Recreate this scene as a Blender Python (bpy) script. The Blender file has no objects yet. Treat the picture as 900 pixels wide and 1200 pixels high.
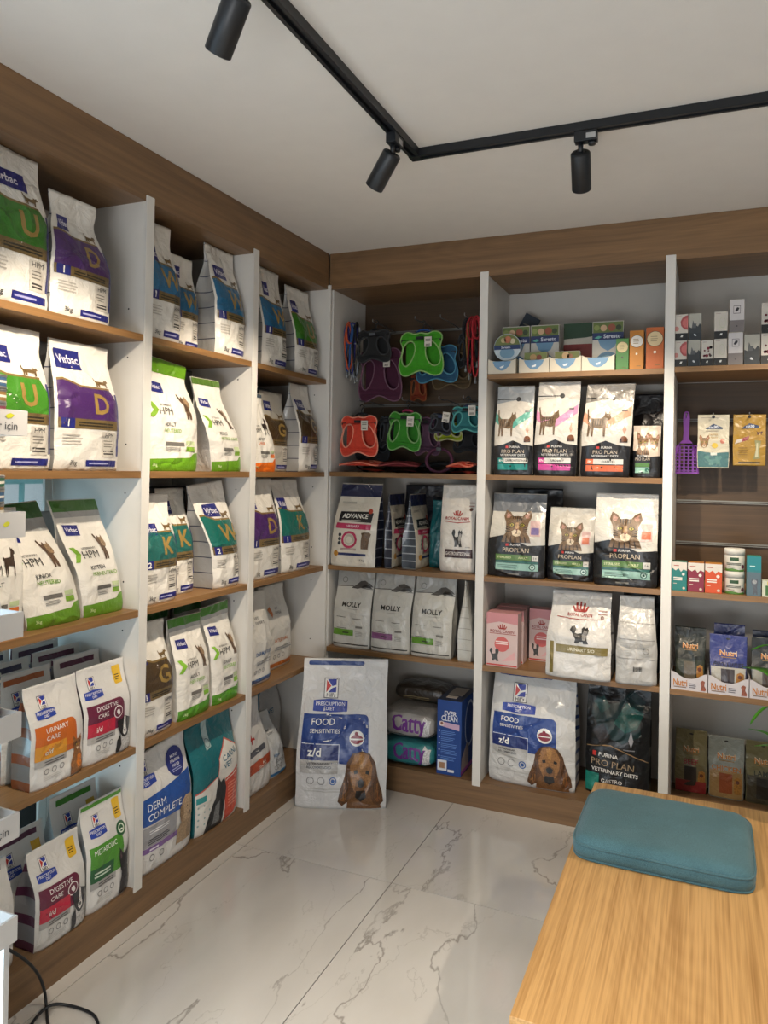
import bpy, bmesh, math, random
from math import pi, sin, cos, radians
from mathutils import Vector, Matrix, noise
from mathutils.geometry import tessellate_polygon

scene = bpy.context.scene
COL = scene.collection
random.seed(7)

# ------------------------------------------------------------------ camera
cam_d = bpy.data.cameras.new('camera')
cam = bpy.data.objects.new('camera', cam_d)
COL.objects.link(cam)
cam.matrix_world = Matrix(((0.91839743, -0.01395154, 0.39541309, 1.74188),
                           (0.39527434, -0.01171255, -0.91848844, -3.33202),
                           (0.01744563, 0.99983407, -0.00524209, 1.53608),
                           (0, 0, 0, 1)))
cam_d.sensor_fit = 'VERTICAL'
cam_d.sensor_height = 24
cam_d.lens = 883.277 / 1200 * 24
cam_d.shift_x = (450 - 448.6) / 1200
cam_d.shift_y = (544.145 - 600) / 1200
cam_d.clip_start = 0.02
scene.camera = cam

# ------------------------------------------------------------------ daylight and exposure
world = bpy.data.worlds.new('daylight')
scene.world = world
world.use_nodes = True
wn = world.node_tree.nodes
wn['Background'].inputs[0].default_value = (0.88, 0.95, 1.0, 1)
wn['Background'].inputs[1].default_value = 0.45
scene.view_settings.view_transform = 'Standard'
scene.view_settings.look = 'None'
scene.view_settings.gamma = 1
scene.view_settings.use_curve_mapping = False
scene.view_settings.exposure = 0.3

def area_light(name, loc, target, sx, sy, power, color):
    d = bpy.data.lights.new(name, 'AREA')
    d.shape = 'RECTANGLE'; d.size = sx; d.size_y = sy
    d.energy = power; d.color = color
    o = bpy.data.objects.new(name, d); COL.objects.link(o)
    o.location = loc
    o.rotation_euler = (Vector(target) - Vector(loc)).to_track_quat('-Z', 'Y').to_euler()
    return o
# daylight through the window behind the left shelves; ceiling and door fills are added
area_light('added_ceiling_fill', (1.5, -5.25, 0.5), (1.4, -2.2, 2.6), 2.0, 0.9, 42, (0.95, 0.97, 1.0))  # low fill behind the camera, added to brighten the ceiling
area_light('side_window_daylight', (-0.62, -1.98, 0.82), (0.5, -1.7, 0.7), 1.1, 1.25, 16, (0.62, 0.86, 1.0))
area_light('added_door_daylight', (-0.47, -3.65, 1.05), (1.2, -2.6, 0.2), 1.6, 2.0, 26, (0.66, 0.84, 1.0))  # cool fill at the added door opening, spills onto the floor

# ------------------------------------------------------------------ materials
def lin(h):
    h = h.lstrip('#')
    c = [int(h[i:i + 2], 16) / 255 for i in (0, 2, 4)]
    return tuple(x / 12.92 if x <= 0.04045 else ((x + 0.055) / 1.055) ** 2.4 for x in c) + (1,)

MC = {}
def new_mat(name):
    m = bpy.data.materials.new(name); m.use_nodes = True
    nt = m.node_tree
    return m, nt, nt.nodes, nt.links, nt.nodes['Principled BSDF']

def pm(hexc, rough=0.45, bump=0.0, bscale=30, metal=0.0, var=0.08, coat=0.0, vscale=12, dist=0.002, emit=0):
    """plain procedural surface: base colour with slight noise variation and an optional noise relief"""
    k = (hexc, rough, bump, bscale, metal, var, coat, vscale, dist, emit)
    if k in MC: return MC[k]
    m, nt, N, L, b = new_mat('surface_' + hexc.lstrip('#'))
    tc = N.new('ShaderNodeTexCoord')
    n = N.new('ShaderNodeTexNoise'); n.inputs['Scale'].default_value = vscale; n.inputs['Detail'].default_value = 3
    L.new(tc.outputs['Object'], n.inputs['Vector'])
    r = N.new('ShaderNodeValToRGB')
    c = lin(hexc)
    r.color_ramp.elements[0].position = 0.3; r.color_ramp.elements[1].position = 0.7
    r.color_ramp.elements[0].color = tuple(x * (1 - var) for x in c[:3]) + (1,)
    r.color_ramp.elements[1].color = tuple(min(1, x * (1 + var)) for x in c[:3]) + (1,)
    L.new(n.outputs['Fac'], r.inputs['Fac']); L.new(r.outputs['Color'], b.inputs['Base Color'])
    b.inputs['Roughness'].default_value = rough
    b.inputs['Metallic'].default_value = metal
    b.inputs['Coat Weight'].default_value = coat
    b.inputs['Coat Roughness'].default_value = 0.12
    if emit:
        L.new(r.outputs['Color'], b.inputs['Emission Color']); b.inputs['Emission Strength'].default_value = emit
    if bump:
        n2 = N.new('ShaderNodeTexNoise'); n2.inputs['Scale'].default_value = bscale; n2.inputs['Detail'].default_value = 4
        n2.inputs['Distortion'].default_value = 0.6
        L.new(tc.outputs['Object'], n2.inputs['Vector'])
        bp = N.new('ShaderNodeBump'); bp.inputs['Strength'].default_value = bump; bp.inputs['Distance'].default_value = dist
        L.new(n2.outputs['Fac'], bp.inputs['Height']); L.new(bp.outputs['Normal'], b.inputs['Normal'])
    MC[k] = m
    return m

def foil(hexc, rough=0.30, bump=0.55):           # crinkled glossy bag film
    return pm(hexc, rough, bump, 20, 0, 0.04, 0.22, 6, 0.020)
def ink(hexc):                                   # flat print on a bag or box
    return pm(hexc, 0.34, 0.5, 20, 0, 0.05, 0.22, 14, 0.020)
def fur_ink(hexc):                               # printed animal fur
    return pm(hexc, 0.4, 0.3, 22, 0, 0.34, 0.15, 150, 0.008)
def card(hexc):                                  # printed carton
    return pm(hexc, 0.5, 0, 30, 0, 0.03, 0.0, 20)

def gusset(base, line, period=0.05, width=0.10, rough=0.33, off=0.0):
    """bag side film with evenly spaced horizontal printed bars"""
    k = ('gus', base, line, period, width, off)
    if k in MC: return MC[k]
    m, nt, N, L, b = new_mat('gusset_film_' + base.lstrip('#'))
    tc = N.new('ShaderNodeTexCoord'); sp = N.new('ShaderNodeSeparateXYZ'); L.new(tc.outputs['Object'], sp.inputs[0])
    a = N.new('ShaderNodeMath'); a.operation = 'MULTIPLY_ADD'; a.inputs[1].default_value = 1 / period; a.inputs[2].default_value = off
    L.new(sp.outputs['Z'], a.inputs[0])
    f = N.new('ShaderNodeMath'); f.operation = 'FRACT'; L.new(a.outputs[0], f.inputs[0])
    g = N.new('ShaderNodeMath'); g.operation = 'LESS_THAN'; g.inputs[1].default_value = width; L.new(f.outputs[0], g.inputs[0])
    mx = N.new('ShaderNodeMix'); mx.data_type = 'RGBA'
    mx.inputs[6].default_value = lin(base); mx.inputs[7].default_value = lin(line)
    L.new(g.outputs[0], mx.inputs[0]); L.new(mx.outputs[2], b.inputs['Base Color'])
    b.inputs['Roughness'].default_value = rough; b.inputs['Coat Weight'].default_value = 0.3
    n2 = N.new('ShaderNodeTexNoise'); n2.inputs['Scale'].default_value = 30; n2.inputs['Detail'].default_value = 4
    L.new(tc.outputs['Object'], n2.inputs['Vector'])
    bp = N.new('ShaderNodeBump'); bp.inputs['Strength'].default_value = 0.6; bp.inputs['Distance'].default_value = 0.006
    L.new(n2.outputs['Fac'], bp.inputs['Height']); L.new(bp.outputs['Normal'], b.inputs['Normal'])
    MC[k] = m
    return m

def wood(name, dark, light, axis='X', rough=0.42, scale=1.0, lines=0.4, freq=30, spread=0.26, pores=0.35):
    """oak laminate: soft tone drift, distorted grain lines and fine pores, all stretched along one axis"""
    m, nt, N, L, b = new_mat(name)
    tc = N.new('ShaderNodeTexCoord')
    def mapped(al, ac):
        mp = N.new('ShaderNodeMapping')
        mp.inputs['Scale'].default_value = tuple((al if c == axis else ac) * scale for c in 'XYZ')
        L.new(tc.outputs['Object'], mp.inputs['Vector']); return mp
    def nz(mp, sc, det, dist=0.0):
        n = N.new('ShaderNodeTexNoise'); n.inputs['Scale'].default_value = sc; n.inputs['Detail'].default_value = det; n.inputs['Distortion'].default_value = dist
        L.new(mp.outputs[0], n.inputs['Vector']); return n
    tone = nz(mapped(0.7, 5), 1.0, 3)
    field = nz(mapped(0.5, 3.0), 1.0, 1.5, 0.2)
    mu = N.new('ShaderNodeMath'); mu.operation = 'MULTIPLY'; mu.inputs[1].default_value = freq; L.new(field.outputs['Fac'], mu.inputs[0])
    fr = N.new('ShaderNodeMath'); fr.operation = 'PINGPONG'; fr.inputs[1].default_value = 0.5; L.new(mu.outputs[0], fr.inputs[0])
    pore = nz(mapped(3.5, 190), 1.0, 2)
    streak = nz(mapped(1.2, 40), 1.0, 3)
    def mad(a, k, c):
        q = N.new('ShaderNodeMath'); q.operation = 'MULTIPLY_ADD'; q.inputs[1].default_value = k
        L.new(a, q.inputs[0])
        if c is None: q.inputs[2].default_value = 0
        else: L.new(c, q.inputs[2])
        return q.outputs[0]
    v = mad(tone.outputs['Fac'], 0.45, None); v = mad(fr.outputs[0], lines, v); v = mad(streak.outputs['Fac'], 0.5, v); v = mad(pore.outputs['Fac'], pores, v)
    r = N.new('ShaderNodeValToRGB')
    mean = 0.225 + 0.25 * lines + 0.25 + 0.5 * pores
    r.color_ramp.elements[0].position = mean - spread; r.color_ramp.elements[1].position = mean + spread
    r.color_ramp.elements[0].color = lin(dark); r.color_ramp.elements[1].color = lin(light)
    L.new(v, r.inputs['Fac']); L.new(r.outputs['Color'], b.inputs['Base Color'])
    b.inputs['Roughness'].default_value = rough
    bp = N.new('ShaderNodeBump'); bp.inputs['Strength'].default_value = 0.12; bp.inputs['Distance'].default_value = 0.001
    L.new(v, bp.inputs['Height']); L.new(bp.outputs['Normal'], b.inputs['Normal'])
    return m

def marble(name):
    m, nt, N, L, b = new_mat(name)
    tc = N.new('ShaderNodeTexCoord'); oi = N.new('ShaderNodeObjectInfo')
    sc = N.new('ShaderNodeMath'); sc.operation = 'MULTIPLY'; sc.inputs[1].default_value = 37.0; L.new(oi.outputs['Random'], sc.inputs[0])
    ad = N.new('ShaderNodeVectorMath'); ad.operation = 'ADD'; L.new(tc.outputs['Object'], ad.inputs[0]); L.new(sc.outputs[0], ad.inputs[1])
    mp = N.new('ShaderNodeMapping'); mp.inputs['Rotation'].default_value = (0, 0, 0.55); mp.inputs['Scale'].default_value = (1.25, 0.5, 1); L.new(ad.outputs[0], mp.inputs['Vector'])
    def vein(scale, width, dist):
        n = N.new('ShaderNodeTexNoise'); n.inputs['Scale'].default_value = scale; n.inputs['Detail'].default_value = 7; n.inputs['Roughness'].default_value = 0.55; n.inputs['Distortion'].default_value = dist
        L.new(mp.outputs[0], n.inputs['Vector'])
        s = N.new('ShaderNodeMath'); s.operation = 'SUBTRACT'; s.inputs[1].default_value = 0.5; L.new(n.outputs['Fac'], s.inputs[0])
        a = N.new('ShaderNodeMath'); a.operation = 'ABSOLUTE'; L.new(s.outputs[0], a.inputs[0])
        r = N.new('ShaderNodeMapRange'); r.inputs['From Min'].default_value = 0; r.inputs['From Max'].default_value = width; r.inputs['To Min'].default_value = 1; r.inputs['To Max'].default_value = 0
        L.new(a.outputs[0], r.inputs['Value'])
        return r
    v1 = vein(1.1, 0.005, 0.25); v2 = vein(2.0, 0.003, 0.35)
    msk = N.new('ShaderNodeTexNoise'); msk.inputs['Scale'].default_value = 2.2; L.new(mp.outputs[0], msk.inputs['Vector'])
    mr = N.new('ShaderNodeMapRange'); mr.inputs['From Min'].default_value = 0.36; mr.inputs['From Max'].default_value = 0.52; L.new(msk.outputs['Fac'], mr.inputs['Value'])
    mm = N.new('ShaderNodeMath'); mm.operation = 'MULTIPLY'; L.new(v1.outputs[0], mm.inputs[0]); L.new(mr.outputs[0], mm.inputs[1])
    m2 = N.new('ShaderNodeMath'); m2.operation = 'MULTIPLY'; m2.inputs[1].default_value = 0.35; L.new(v2.outputs[0], m2.inputs[0])
    m3 = N.new('ShaderNodeMath'); m3.operation = 'MULTIPLY'; L.new(m2.outputs[0], m3.inputs[0]); L.new(mr.outputs[0], m3.inputs[1])
    mxv = N.new('ShaderNodeMath'); mxv.operation = 'MAXIMUM'; L.new(mm.outputs[0], mxv.inputs[0]); L.new(m3.outputs[0], mxv.inputs[1])
    cl = N.new('ShaderNodeTexNoise'); cl.inputs['Scale'].default_value = 3; cl.inputs['Detail'].default_value = 4; L.new(mp.outputs[0], cl.inputs['Vector'])
    r = N.new('ShaderNodeValToRGB'); r.color_ramp.elements[0].position = 0.3; r.color_ramp.elements[1].position = 0.7
    r.color_ramp.elements[0].color = lin('#cdc9c3'); r.color_ramp.elements[1].color = lin('#ddd9d4'); L.new(cl.outputs['Fac'], r.inputs['Fac'])
    mx = N.new('ShaderNodeMix'); mx.data_type = 'RGBA'; mx.inputs[7].default_value = lin('#8d867f')
    fa = N.new('ShaderNodeMath'); fa.operation = 'MULTIPLY'; fa.inputs[1].default_value = 0.8; L.new(mxv.outputs[0], fa.inputs[0])
    L.new(fa.outputs[0], mx.inputs[0]); L.new(r.outputs['Color'], mx.inputs[6]); L.new(mx.outputs[2], b.inputs['Base Color'])
    b.inputs['Roughness'].default_value = 0.08
    b.inputs['Coat Weight'].default_value = 0.2; b.inputs['Coat Roughness'].default_value = 0.05
    return m

def fabric(name, c1, c2, scale=800):
    m, nt, N, L, b = new_mat(name)
    tc = N.new('ShaderNodeTexCoord')
    n = N.new('ShaderNodeTexNoise'); n.inputs['Scale'].default_value = scale; n.inputs['Detail'].default_value = 2; L.new(tc.outputs['Object'], n.inputs['Vector'])
    n2 = N.new('ShaderNodeTexNoise'); n2.inputs['Scale'].default_value = 9; L.new(tc.outputs['Object'], n2.inputs['Vector'])
    ad = N.new('ShaderNodeMath'); ad.operation = 'MULTIPLY_ADD'; ad.inputs[1].default_value = 0.25; L.new(n2.outputs['Fac'], ad.inputs[0]); L.new(n.outputs['Fac'], ad.inputs[2])
    r = N.new('ShaderNodeValToRGB'); r.color_ramp.elements[0].position = 0.45; r.color_ramp.elements[1].position = 0.8
    r.color_ramp.elements[0].color = lin(c1); r.color_ramp.elements[1].color = lin(c2); L.new(ad.outputs[0], r.inputs['Fac'])
    L.new(r.outputs['Color'], b.inputs['Base Color']); b.inputs['Roughness'].default_value = 0.85
    b.inputs['Sheen Weight'].default_value = 0.15
    bp = N.new('ShaderNodeBump'); bp.inputs['Strength'].default_value = 0.3; bp.inputs['Distance'].default_value = 0.0012
    L.new(n.outputs['Fac'], bp.inputs['Height']); L.new(bp.outputs['Normal'], b.inputs['Normal'])
    return m

def glass(name, tint='#eef6f8'):
    m, nt, N, L, b = new_mat(name)
    N.remove(b)
    out = N['Material Output']
    tr = N.new('ShaderNodeBsdfTransparent'); tr.inputs[0].default_value = lin(tint)
    gl = N.new('ShaderNodeBsdfGlossy'); gl.inputs['Roughness'].default_value = 0.03
    fz = N.new('ShaderNodeFresnel'); fz.inputs[0].default_value = 1.45
    mx = N.new('ShaderNodeMixShader'); L.new(fz.outputs[0], mx.inputs[0]); L.new(tr.outputs[0], mx.inputs[1]); L.new(gl.outputs[0], mx.inputs[2])
    L.new(mx.outputs[0], out.inputs['Surface'])
    return m

M = dict(
    wood_y=wood('oak_laminate_along_y', '#5e4731', '#8e6d4b', 'Y', 0.42, 1.0, 0.15),
    wood_x=wood('oak_laminate_along_x', '#5e4731', '#8e6d4b', 'X', 0.42, 1.0, 0.15),
    shelf_y=wood('oak_shelf_along_y', '#66492b', '#9a7347', 'Y', 0.42, 1.0, 0.15),
    shelf_x=wood('oak_shelf_along_x', '#66492b', '#9a7347', 'X', 0.42, 1.0, 0.15),
    board=wood('shaded_oak_backboard', '#38291a', '#5a442c', 'X', 0.5, 1.0, 0.15),  # oak tone darkened to carry the shade of the harness bay
    bench=wood('oak_bench_top', '#966a36', '#d2a66c', 'Y', 0.42, 1.0, 0.11, 40, 0.36, 0.75),
    white=pm('#d9d6d0', 0.42, 0.05, 60, 0, 0.02),
    panel=pm('#c4bfb7', 0.5, 0.05, 60, 0, 0.02),  # white panels greyed, shade of the back bays put into the colour
    wall=pm('#c9c6c2', 0.8, 0.1, 90, 0, 0.02),
    ceiling=pm('#d8d4ce', 0.85, 0.08, 70, 0, 0.015),
    black=pm('#16191d', 0.42, 0.0, 30, 0, 0.1),
    metal=pm('#8f9294', 0.5, 0, 30, 0.9, 0.05),
    rail=pm('#8a8a86', 0.6, 0, 30, 0.6, 0.05),
    marble=marble('veined_marble_tile'),
    grout=pm('#35312d', 0.95, 0.2, 120),
    glass=glass('window_glass'),
    cushion=fabric('teal_weave', '#2d525c', '#547d88'),
)

# ------------------------------------------------------------------ mesh helpers
def link(name, me, mats, parent=None, smooth=False):
    o = bpy.data.objects.new(name, me)
    COL.objects.link(o)
    if not isinstance(mats, (list, tuple)): mats = [mats]
    for m in mats: me.materials.append(m)
    if smooth: me.polygons.foreach_set('use_smooth', [True] * len(me.polygons))
    if parent: o.parent = parent
    return o

def mesh(name, verts, faces, mats, parent=None, smooth=False, mi=None):
    me = bpy.data.meshes.new(name)
    me.from_pydata([tuple(v) for v in verts], [], faces)
    if mi: me.polygons.foreach_set('material_index', mi)
    me.update()
    return link(name, me, mats, parent, smooth)

def bm_obj(name, bm, mats, parent=None, smooth=False):
    me = bpy.data.meshes.new(name); bm.to_mesh(me); bm.free()
    return link(name, me, mats, parent, smooth)

def bx(bm, x0, y0, z0, x1, y1, z1, bev=0.0):
    r = bmesh.ops.create_cube(bm, size=1)
    vs = r['verts']
    for v in vs:
        v.co = Vector((x0 + (v.co.x + .5) * (x1 - x0), y0 + (v.co.y + .5) * (y1 - y0), z0 + (v.co.z + .5) * (z1 - z0)))
    if bev:
        es = list({e for v in vs for e in v.link_edges})
        bmesh.ops.bevel(bm, geom=es, offset=bev, segments=2, affect='EDGES', profile=0.6)

def box(name, x0, y0, z0, x1, y1, z1, mat, parent=None, bev=0.0):
    bm = bmesh.new(); bx(bm, x0, y0, z0, x1, y1, z1, bev)
    return bm_obj(name, bm, mat, parent)

def tube_data(path, r, seg=8, closed=False):
    """verts, faces of a round tube along a list of points"""
    P = [Vector(p) for p in path]; n = len(P); V = []; Fc = []
    up = Vector((0, 0, 1))
    prev = None
    for i, p in enumerate(P):
        a = P[(i - 1) % n] if (closed or i) else P[i]
        c = P[(i + 1) % n] if (closed or i < n - 1) else P[i]
        t = (c - a)
        if t.length < 1e-9: t = Vector((1, 0, 0))
        t.normalize()
        if prev is None:
            u = t.cross(up)
            if u.length < 0.05: u = t.cross(Vector((0, 1, 0)))
            u.normalize()
        else:
            u = prev - t * prev.dot(t)
            if u.length < 1e-6: u = t.cross(up)
            u.normalize()
        prev = u
        w = t.cross(u)
        rr = r[i] if isinstance(r, (list, tuple)) else r
        for k in range(seg):
            a_ = 2 * pi * k / seg
            V.append(p + (u * cos(a_) + w * sin(a_)) * rr)
    m = n if closed else n - 1
    for i in range(m):
        for k in range(seg):
            j = (i + 1) % n
            Fc.append((i * seg + k, i * seg + (k + 1) % seg, j * seg + (k + 1) % seg, j * seg + k))
    if not closed:
        Fc.append(tuple(range(seg))[::-1]); Fc.append(tuple((n - 1) * seg + k for k in range(seg)))
    return V, Fc

def tube(name, path, r, mat, parent=None, seg=8, closed=False):
    V, Fc = tube_data(path, r, seg, closed)
    return mesh(name, V, Fc, mat, parent, True)

def lathe(name, prof, mat, parent=None, seg=24, loc=(0, 0, 0), smooth=True):
    V = []; Fc = []; n = len(prof)
    for k in range(seg):
        a = 2 * pi * k / seg
        for r, z in prof: V.append((r * cos(a) + loc[0], r * sin(a) + loc[1], z + loc[2]))
    for k in range(seg):
        for i in range(n - 1):
            a = k * n + i; b = ((k + 1) % seg) * n + i
            Fc.append((a, b, b + 1, a + 1))
    o = mesh(name, V, Fc, mat, parent, smooth)
    return o

def smooth_path(pts, n=6, closed=False):
    P = [Vector(p) for p in pts]; out = []; m = len(P)
    for i in range(m if closed else m - 1):
        p0 = P[(i - 1) % m] if (closed or i) else P[0]; p1 = P[i]; p2 = P[(i + 1) % m]
        p3 = P[(i + 2) % m] if (closed or i < m - 2) else P[-1]
        for k in range(n):
            t = k / n
            out.append(0.5 * ((2 * p1) + (p2 - p0) * t + (2 * p0 - 5 * p1 + 4 * p2 - p3) * t * t + (3 * p1 - p0 - 3 * p2 + p3) * t ** 3))
    if not closed: out.append(P[-1])
    return out

def tag(o, label=None, cat=None, group=None, kind=None):
    if label: o['label'] = label
    if cat: o['category'] = cat
    if group: o['group'] = group
    if kind: o['kind'] = kind
    return o

def thing(name, label, cat, loc=(0, 0, 0), rz=0.0, group=None, rx=0.0, ry=0.0):
    o = bpy.data.objects.new(name, None); COL.objects.link(o)
    o.empty_display_size = 0.05
    o.location = loc; o.rotation_euler = (rx, ry, rz)
    return tag(o, label, cat, group)

def copy_tree(o, parent=None):
    c = o.copy(); COL.objects.link(c)
    if parent: c.parent = parent
    for ch in o.children: copy_tree(ch, c)
    return c

# ------------------------------------------------------------------ the room
ZS_L = (1.972, 1.512, 1.046, 0.588)       # left shelf tops
ZS_B = (1.973, 1.515, 1.053, 0.648)       # back shelf tops
ZP = 0.116                                # plinth top
ZF0, ZC = 2.4212, 2.6005
ST = 0.023; TH = 0.039; D = 0.40
YL = [-2.614, -1.9635, -1.309, -0.6545]   # left uprights
XB = [0.796, 1.592, 2.388]                # back uprights

fl = bpy.data.objects.new('floor', None); COL.objects.link(fl); tag(fl, kind='structure')
box('grout_bed', -0.46, -5.4, -0.04, 3.7, 0.5, -0.003, M['grout'], fl)
TX, TY = 0.643, 1.286
x = 0.045 - TX; i = 0
while x < 3.7:
    y = -0.735 + TY
    while y > -5.6:
        xa, xb, ya, yb = max(x, -0.455), min(x + TX, 3.69), max(y - TY, -5.39), min(y, 0.49)
        if xb - xa > 0.02 and yb - ya > 0.02:
            cx_, cy_ = (xa + xb) / 2, (ya + yb) / 2; hx, hy = (xb - xa) / 2 - 0.0014, (yb - ya) / 2 - 0.0018
            t = box('tile', -hx, -hy, -0.012, hx, hy, 0, M['marble'], fl, 0.0006)
            t.location = (cx_, cy_, 0)
        y -= TY
    x += TX
def slabs(name, boxes, mat):
    bm = bmesh.new()
    for b_ in boxes: bx(bm, *b_)
    return tag(bm_obj(name, bm, mat), kind='structure')
slabs('ceiling', [(-0.5, -5.4, ZC, 3.7, 0.52, ZC + 0.08)], M['ceiling'])
slabs('wall_back', [(-0.5, D + 0.02, 0, 3.7, D + 0.1, ZC)], M['wall'])
WP = -1.362                                # near end of the back panel beside the window
W0, W1, WZ0, WZ1 = -2.55, -1.22, 0.14, 1.60     # window opening behind the left shelves
slabs('wall_left', [(-D - 0.1, -5.4, 0, -D - 0.02, -4.5, ZC), (-D - 0.1, -4.5, 2.15, -D - 0.02, -2.8, ZC), (-D - 0.1, -2.8, 0, -D - 0.02, W0, ZC), (-D - 0.1, W1, 0, -D - 0.02, D + 0.02, ZC),
                    (-D - 0.1, W0, 0, -D - 0.02, W1, WZ0), (-D - 0.1, W0, WZ1, -D - 0.02, W1, ZC)], M['wall'])
slabs('wall_right', [(3.62, -5.4, 0, 3.7, D + 0.1, ZC)], M['wall'])
slabs('wall_front', [(-0.5, -5.4, 0, 0.5, -5.32, ZC), (2.5, -5.4, 0, 3.7, -5.32, ZC), (0.5, -5.4, 2.3, 2.5, -5.32, ZC)], M['wall'])
w1 = bpy.data.objects.new('window_1', None); COL.objects.link(w1); tag(w1, kind='structure')
box('pane', -D - 0.066, W0 + 0.03, WZ0 + 0.03, -D - 0.06, W1 - 0.012, WZ1 - 0.012, M['glass'], w1)
bm = bmesh.new()
bx(bm, -D - 0.09, W0, WZ0, -D - 0.03, W0 + 0.035, WZ1); bx(bm, -D - 0.09, W1 - 0.016, WZ0, -D - 0.03, W1, WZ1)
bx(bm, -D - 0.09, W0, WZ0, -D - 0.03, W1, WZ0 + 0.035); bx(bm, -D - 0.09, W0, WZ1 - 0.016, -D - 0.03, W1, WZ1)
bm_obj('window_frame', bm, M['white'], w1)
d1 = bpy.data.objects.new('window_2', None); COL.objects.link(d1); tag(d1, kind='structure')
bm = bmesh.new()
for xa in (0.5, 1.475, 2.45): bx(bm, xa, -5.39, 0, xa + 0.05, -5.33, 2.3)
bx(bm, 0.55, -5.39, 2.25, 2.45, -5.33, 2.3)
bm_obj('window_frame', bm, M['black'], d1)
dr_ = bpy.data.objects.new('added_door_1', None); COL.objects.link(dr_); tag(dr_, kind='structure')  # unseen glass door, added to account for the cool light on the floor
bm = bmesh.new()
for ya in (-4.5, -3.675, -2.86): bx(bm, -D - 0.09, ya, 0, -D - 0.03, ya + 0.06, 2.15)
bx(bm, -D - 0.09, -4.44, 2.09, -D - 0.03, -2.86, 2.15); bx(bm, -D - 0.09, -4.44, 0, -D - 0.03, -2.86, 0.08)
bm_obj('added_door_frame', bm, M['black'], dr_)
box('pane', -D - 0.066, -4.44, 0.08, -D - 0.06, -2.86, 2.09, M['glass'], dr_)
# railing outside the side window
rl = thing('railing', 'pale teal tubular railing outside the window behind the left shelves', 'railing', (-1.5, -1.2, 0))
for zz in (1.25, 1.44):
    tube('rail', [(0, -1.4, zz), (0, 1.2, zz)], 0.018, pm('#8fd0d0', 0.4), rl)
for yy in (-1.3, -0.9, -0.5, -0.1, 0.3, 0.7, 1.1):
    tube('post', [(0, yy, 0), (0, yy, 1.44)], 0.014, pm('#8fd0d0', 0.4), rl)

# ------------------------------------------------------------------ shelving units
ul = thing('shelving_unit', 'built-in white and oak shelving unit along the left wall with five tiers', 'shelving')
box('fascia', -D, -2.64, ZF0, -0.004, 0.0, ZC - 0.001, M['wood_y'], ul)
box('plinth', -D, -2.64, 0.0, -0.004, 0.0, ZP, M['wood_y'], ul)
for k, yy in enumerate(YL):
    h = TH / 2
    bm = bmesh.new(); bx(bm, -D, yy - h, ZP, -0.004, yy + h, ZF0); bx(bm, -0.006, yy - h, 0.0987, 0.0, yy + h, 2.4416, 0.001)
    bm_obj('upright', bm, M['white'], ul)
box('end_panel', -D, -0.004, ZP, 0.0, 0.018, ZF0, M['white'], ul)
ylim = YL + [-0.004 - TH / 2]
for k in range(4):
    a, b_ = ylim[k] + TH / 2, ylim[k + 1] - TH / 2 + (TH if k == 3 else 0)
    if k == 3: b_ = -0.004
    for z in ZS_L:
        box('shelf', -D, a, z - ST, -0.004, b_, z, M['shelf_y'], ul, 0.0008)
    if k >= 2: box('back_panel', -D - 0.012, a, ZP, -D - 0.001, b_, ZF0, M['white'], ul)
box('back_panel', -D - 0.012, WP, ZP, -D - 0.001, YL[2] - TH / 2, ZF0, M['white'], ul)
box('back_panel', -D - 0.012, YL[0] + TH / 2, 1.49, -D - 0.001, WP, ZF0, M['white'], ul)
# small shelf pin holes in the uprights
bm = bmesh.new()
for yy in YL[1:] + [-0.004 + TH / 2]:
    for z in ZS_L:
        for dz in (-0.075, 0.09):
            for xx in (-0.07,):
                bmesh.ops.create_cone(bm, cap_ends=True, segments=8, radius1=0.003, radius2=0.003, depth=0.0012,
                                      matrix=Matrix.Translation((xx, yy - TH / 2 - 0.0003, z + dz)) @ Matrix.Rotation(pi / 2, 4, 'X'))
bm_obj('pin_holes', bm, M['black'], ul)

ub = thing('shelving_unit', 'built-in white and oak shelving unit along the back wall with harness bay', 'shelving')
box('fascia', 0.001, 0.004, ZF0, 2.42, D, ZC - 0.001, M['wood_x'], ub)
box('plinth', 0.001, 0.004, 0.0, 2.42, D, ZP, M['wood_x'], ub)
bm = bmesh.new(); bx(bm, 0.0, 0.019, ZP, 0.018, D, ZF0); bx(bm, -0.012, -0.006, 0.0987, 0.014, 0.0, 2.4416, 0.001)
bm_obj('corner_post', bm, M['white'], ub)
for xx in XB:
    h = TH / 2
    bm = bmesh.new(); bx(bm, xx - h, 0.004, ZP, xx + h, D, ZF0); bx(bm, xx - h, 0.0, 0.0987, xx + h, 0.006, 2.4416, 0.001)
    bm_obj('upright', bm, M['white'], ub)
xlim = [0.018 - TH / 2] + XB
for k in range(3):
    a, b_ = xlim[k] + TH / 2, xlim[k + 1] - TH / 2
    for q, z in enumerate(ZS_B):
        if (k == 0 and q == 0) or (k == 2 and q == 1): continue
        if k == 2 and q == 0: z += 0.004
        box('shelf', a, 0.004, z - ST, b_, D, z, M['shelf_x'], ub, 0.0008)
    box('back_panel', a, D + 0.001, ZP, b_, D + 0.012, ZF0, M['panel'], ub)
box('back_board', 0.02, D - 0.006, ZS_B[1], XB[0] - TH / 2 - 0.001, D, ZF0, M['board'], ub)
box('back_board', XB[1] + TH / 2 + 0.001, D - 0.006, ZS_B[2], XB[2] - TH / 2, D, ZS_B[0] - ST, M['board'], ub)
def rail(x0, x1, z):
    bm = bmesh.new(); bx(bm, x0, D - 0.010, z + 0.001, x1, D - 0.0065, z + 0.007); bx(bm, x0, D - 0.016, z - 0.006, x1, D - 0.0065, z - 0.002)
    bm_obj('slat_rail', bm, M['rail'], ub)
for z in (2.262, 1.872): rail(0.02, 0.775, z)
for z in (1.780, 1.41, 1.221): rail(1.613, 2.367, z)

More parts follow.
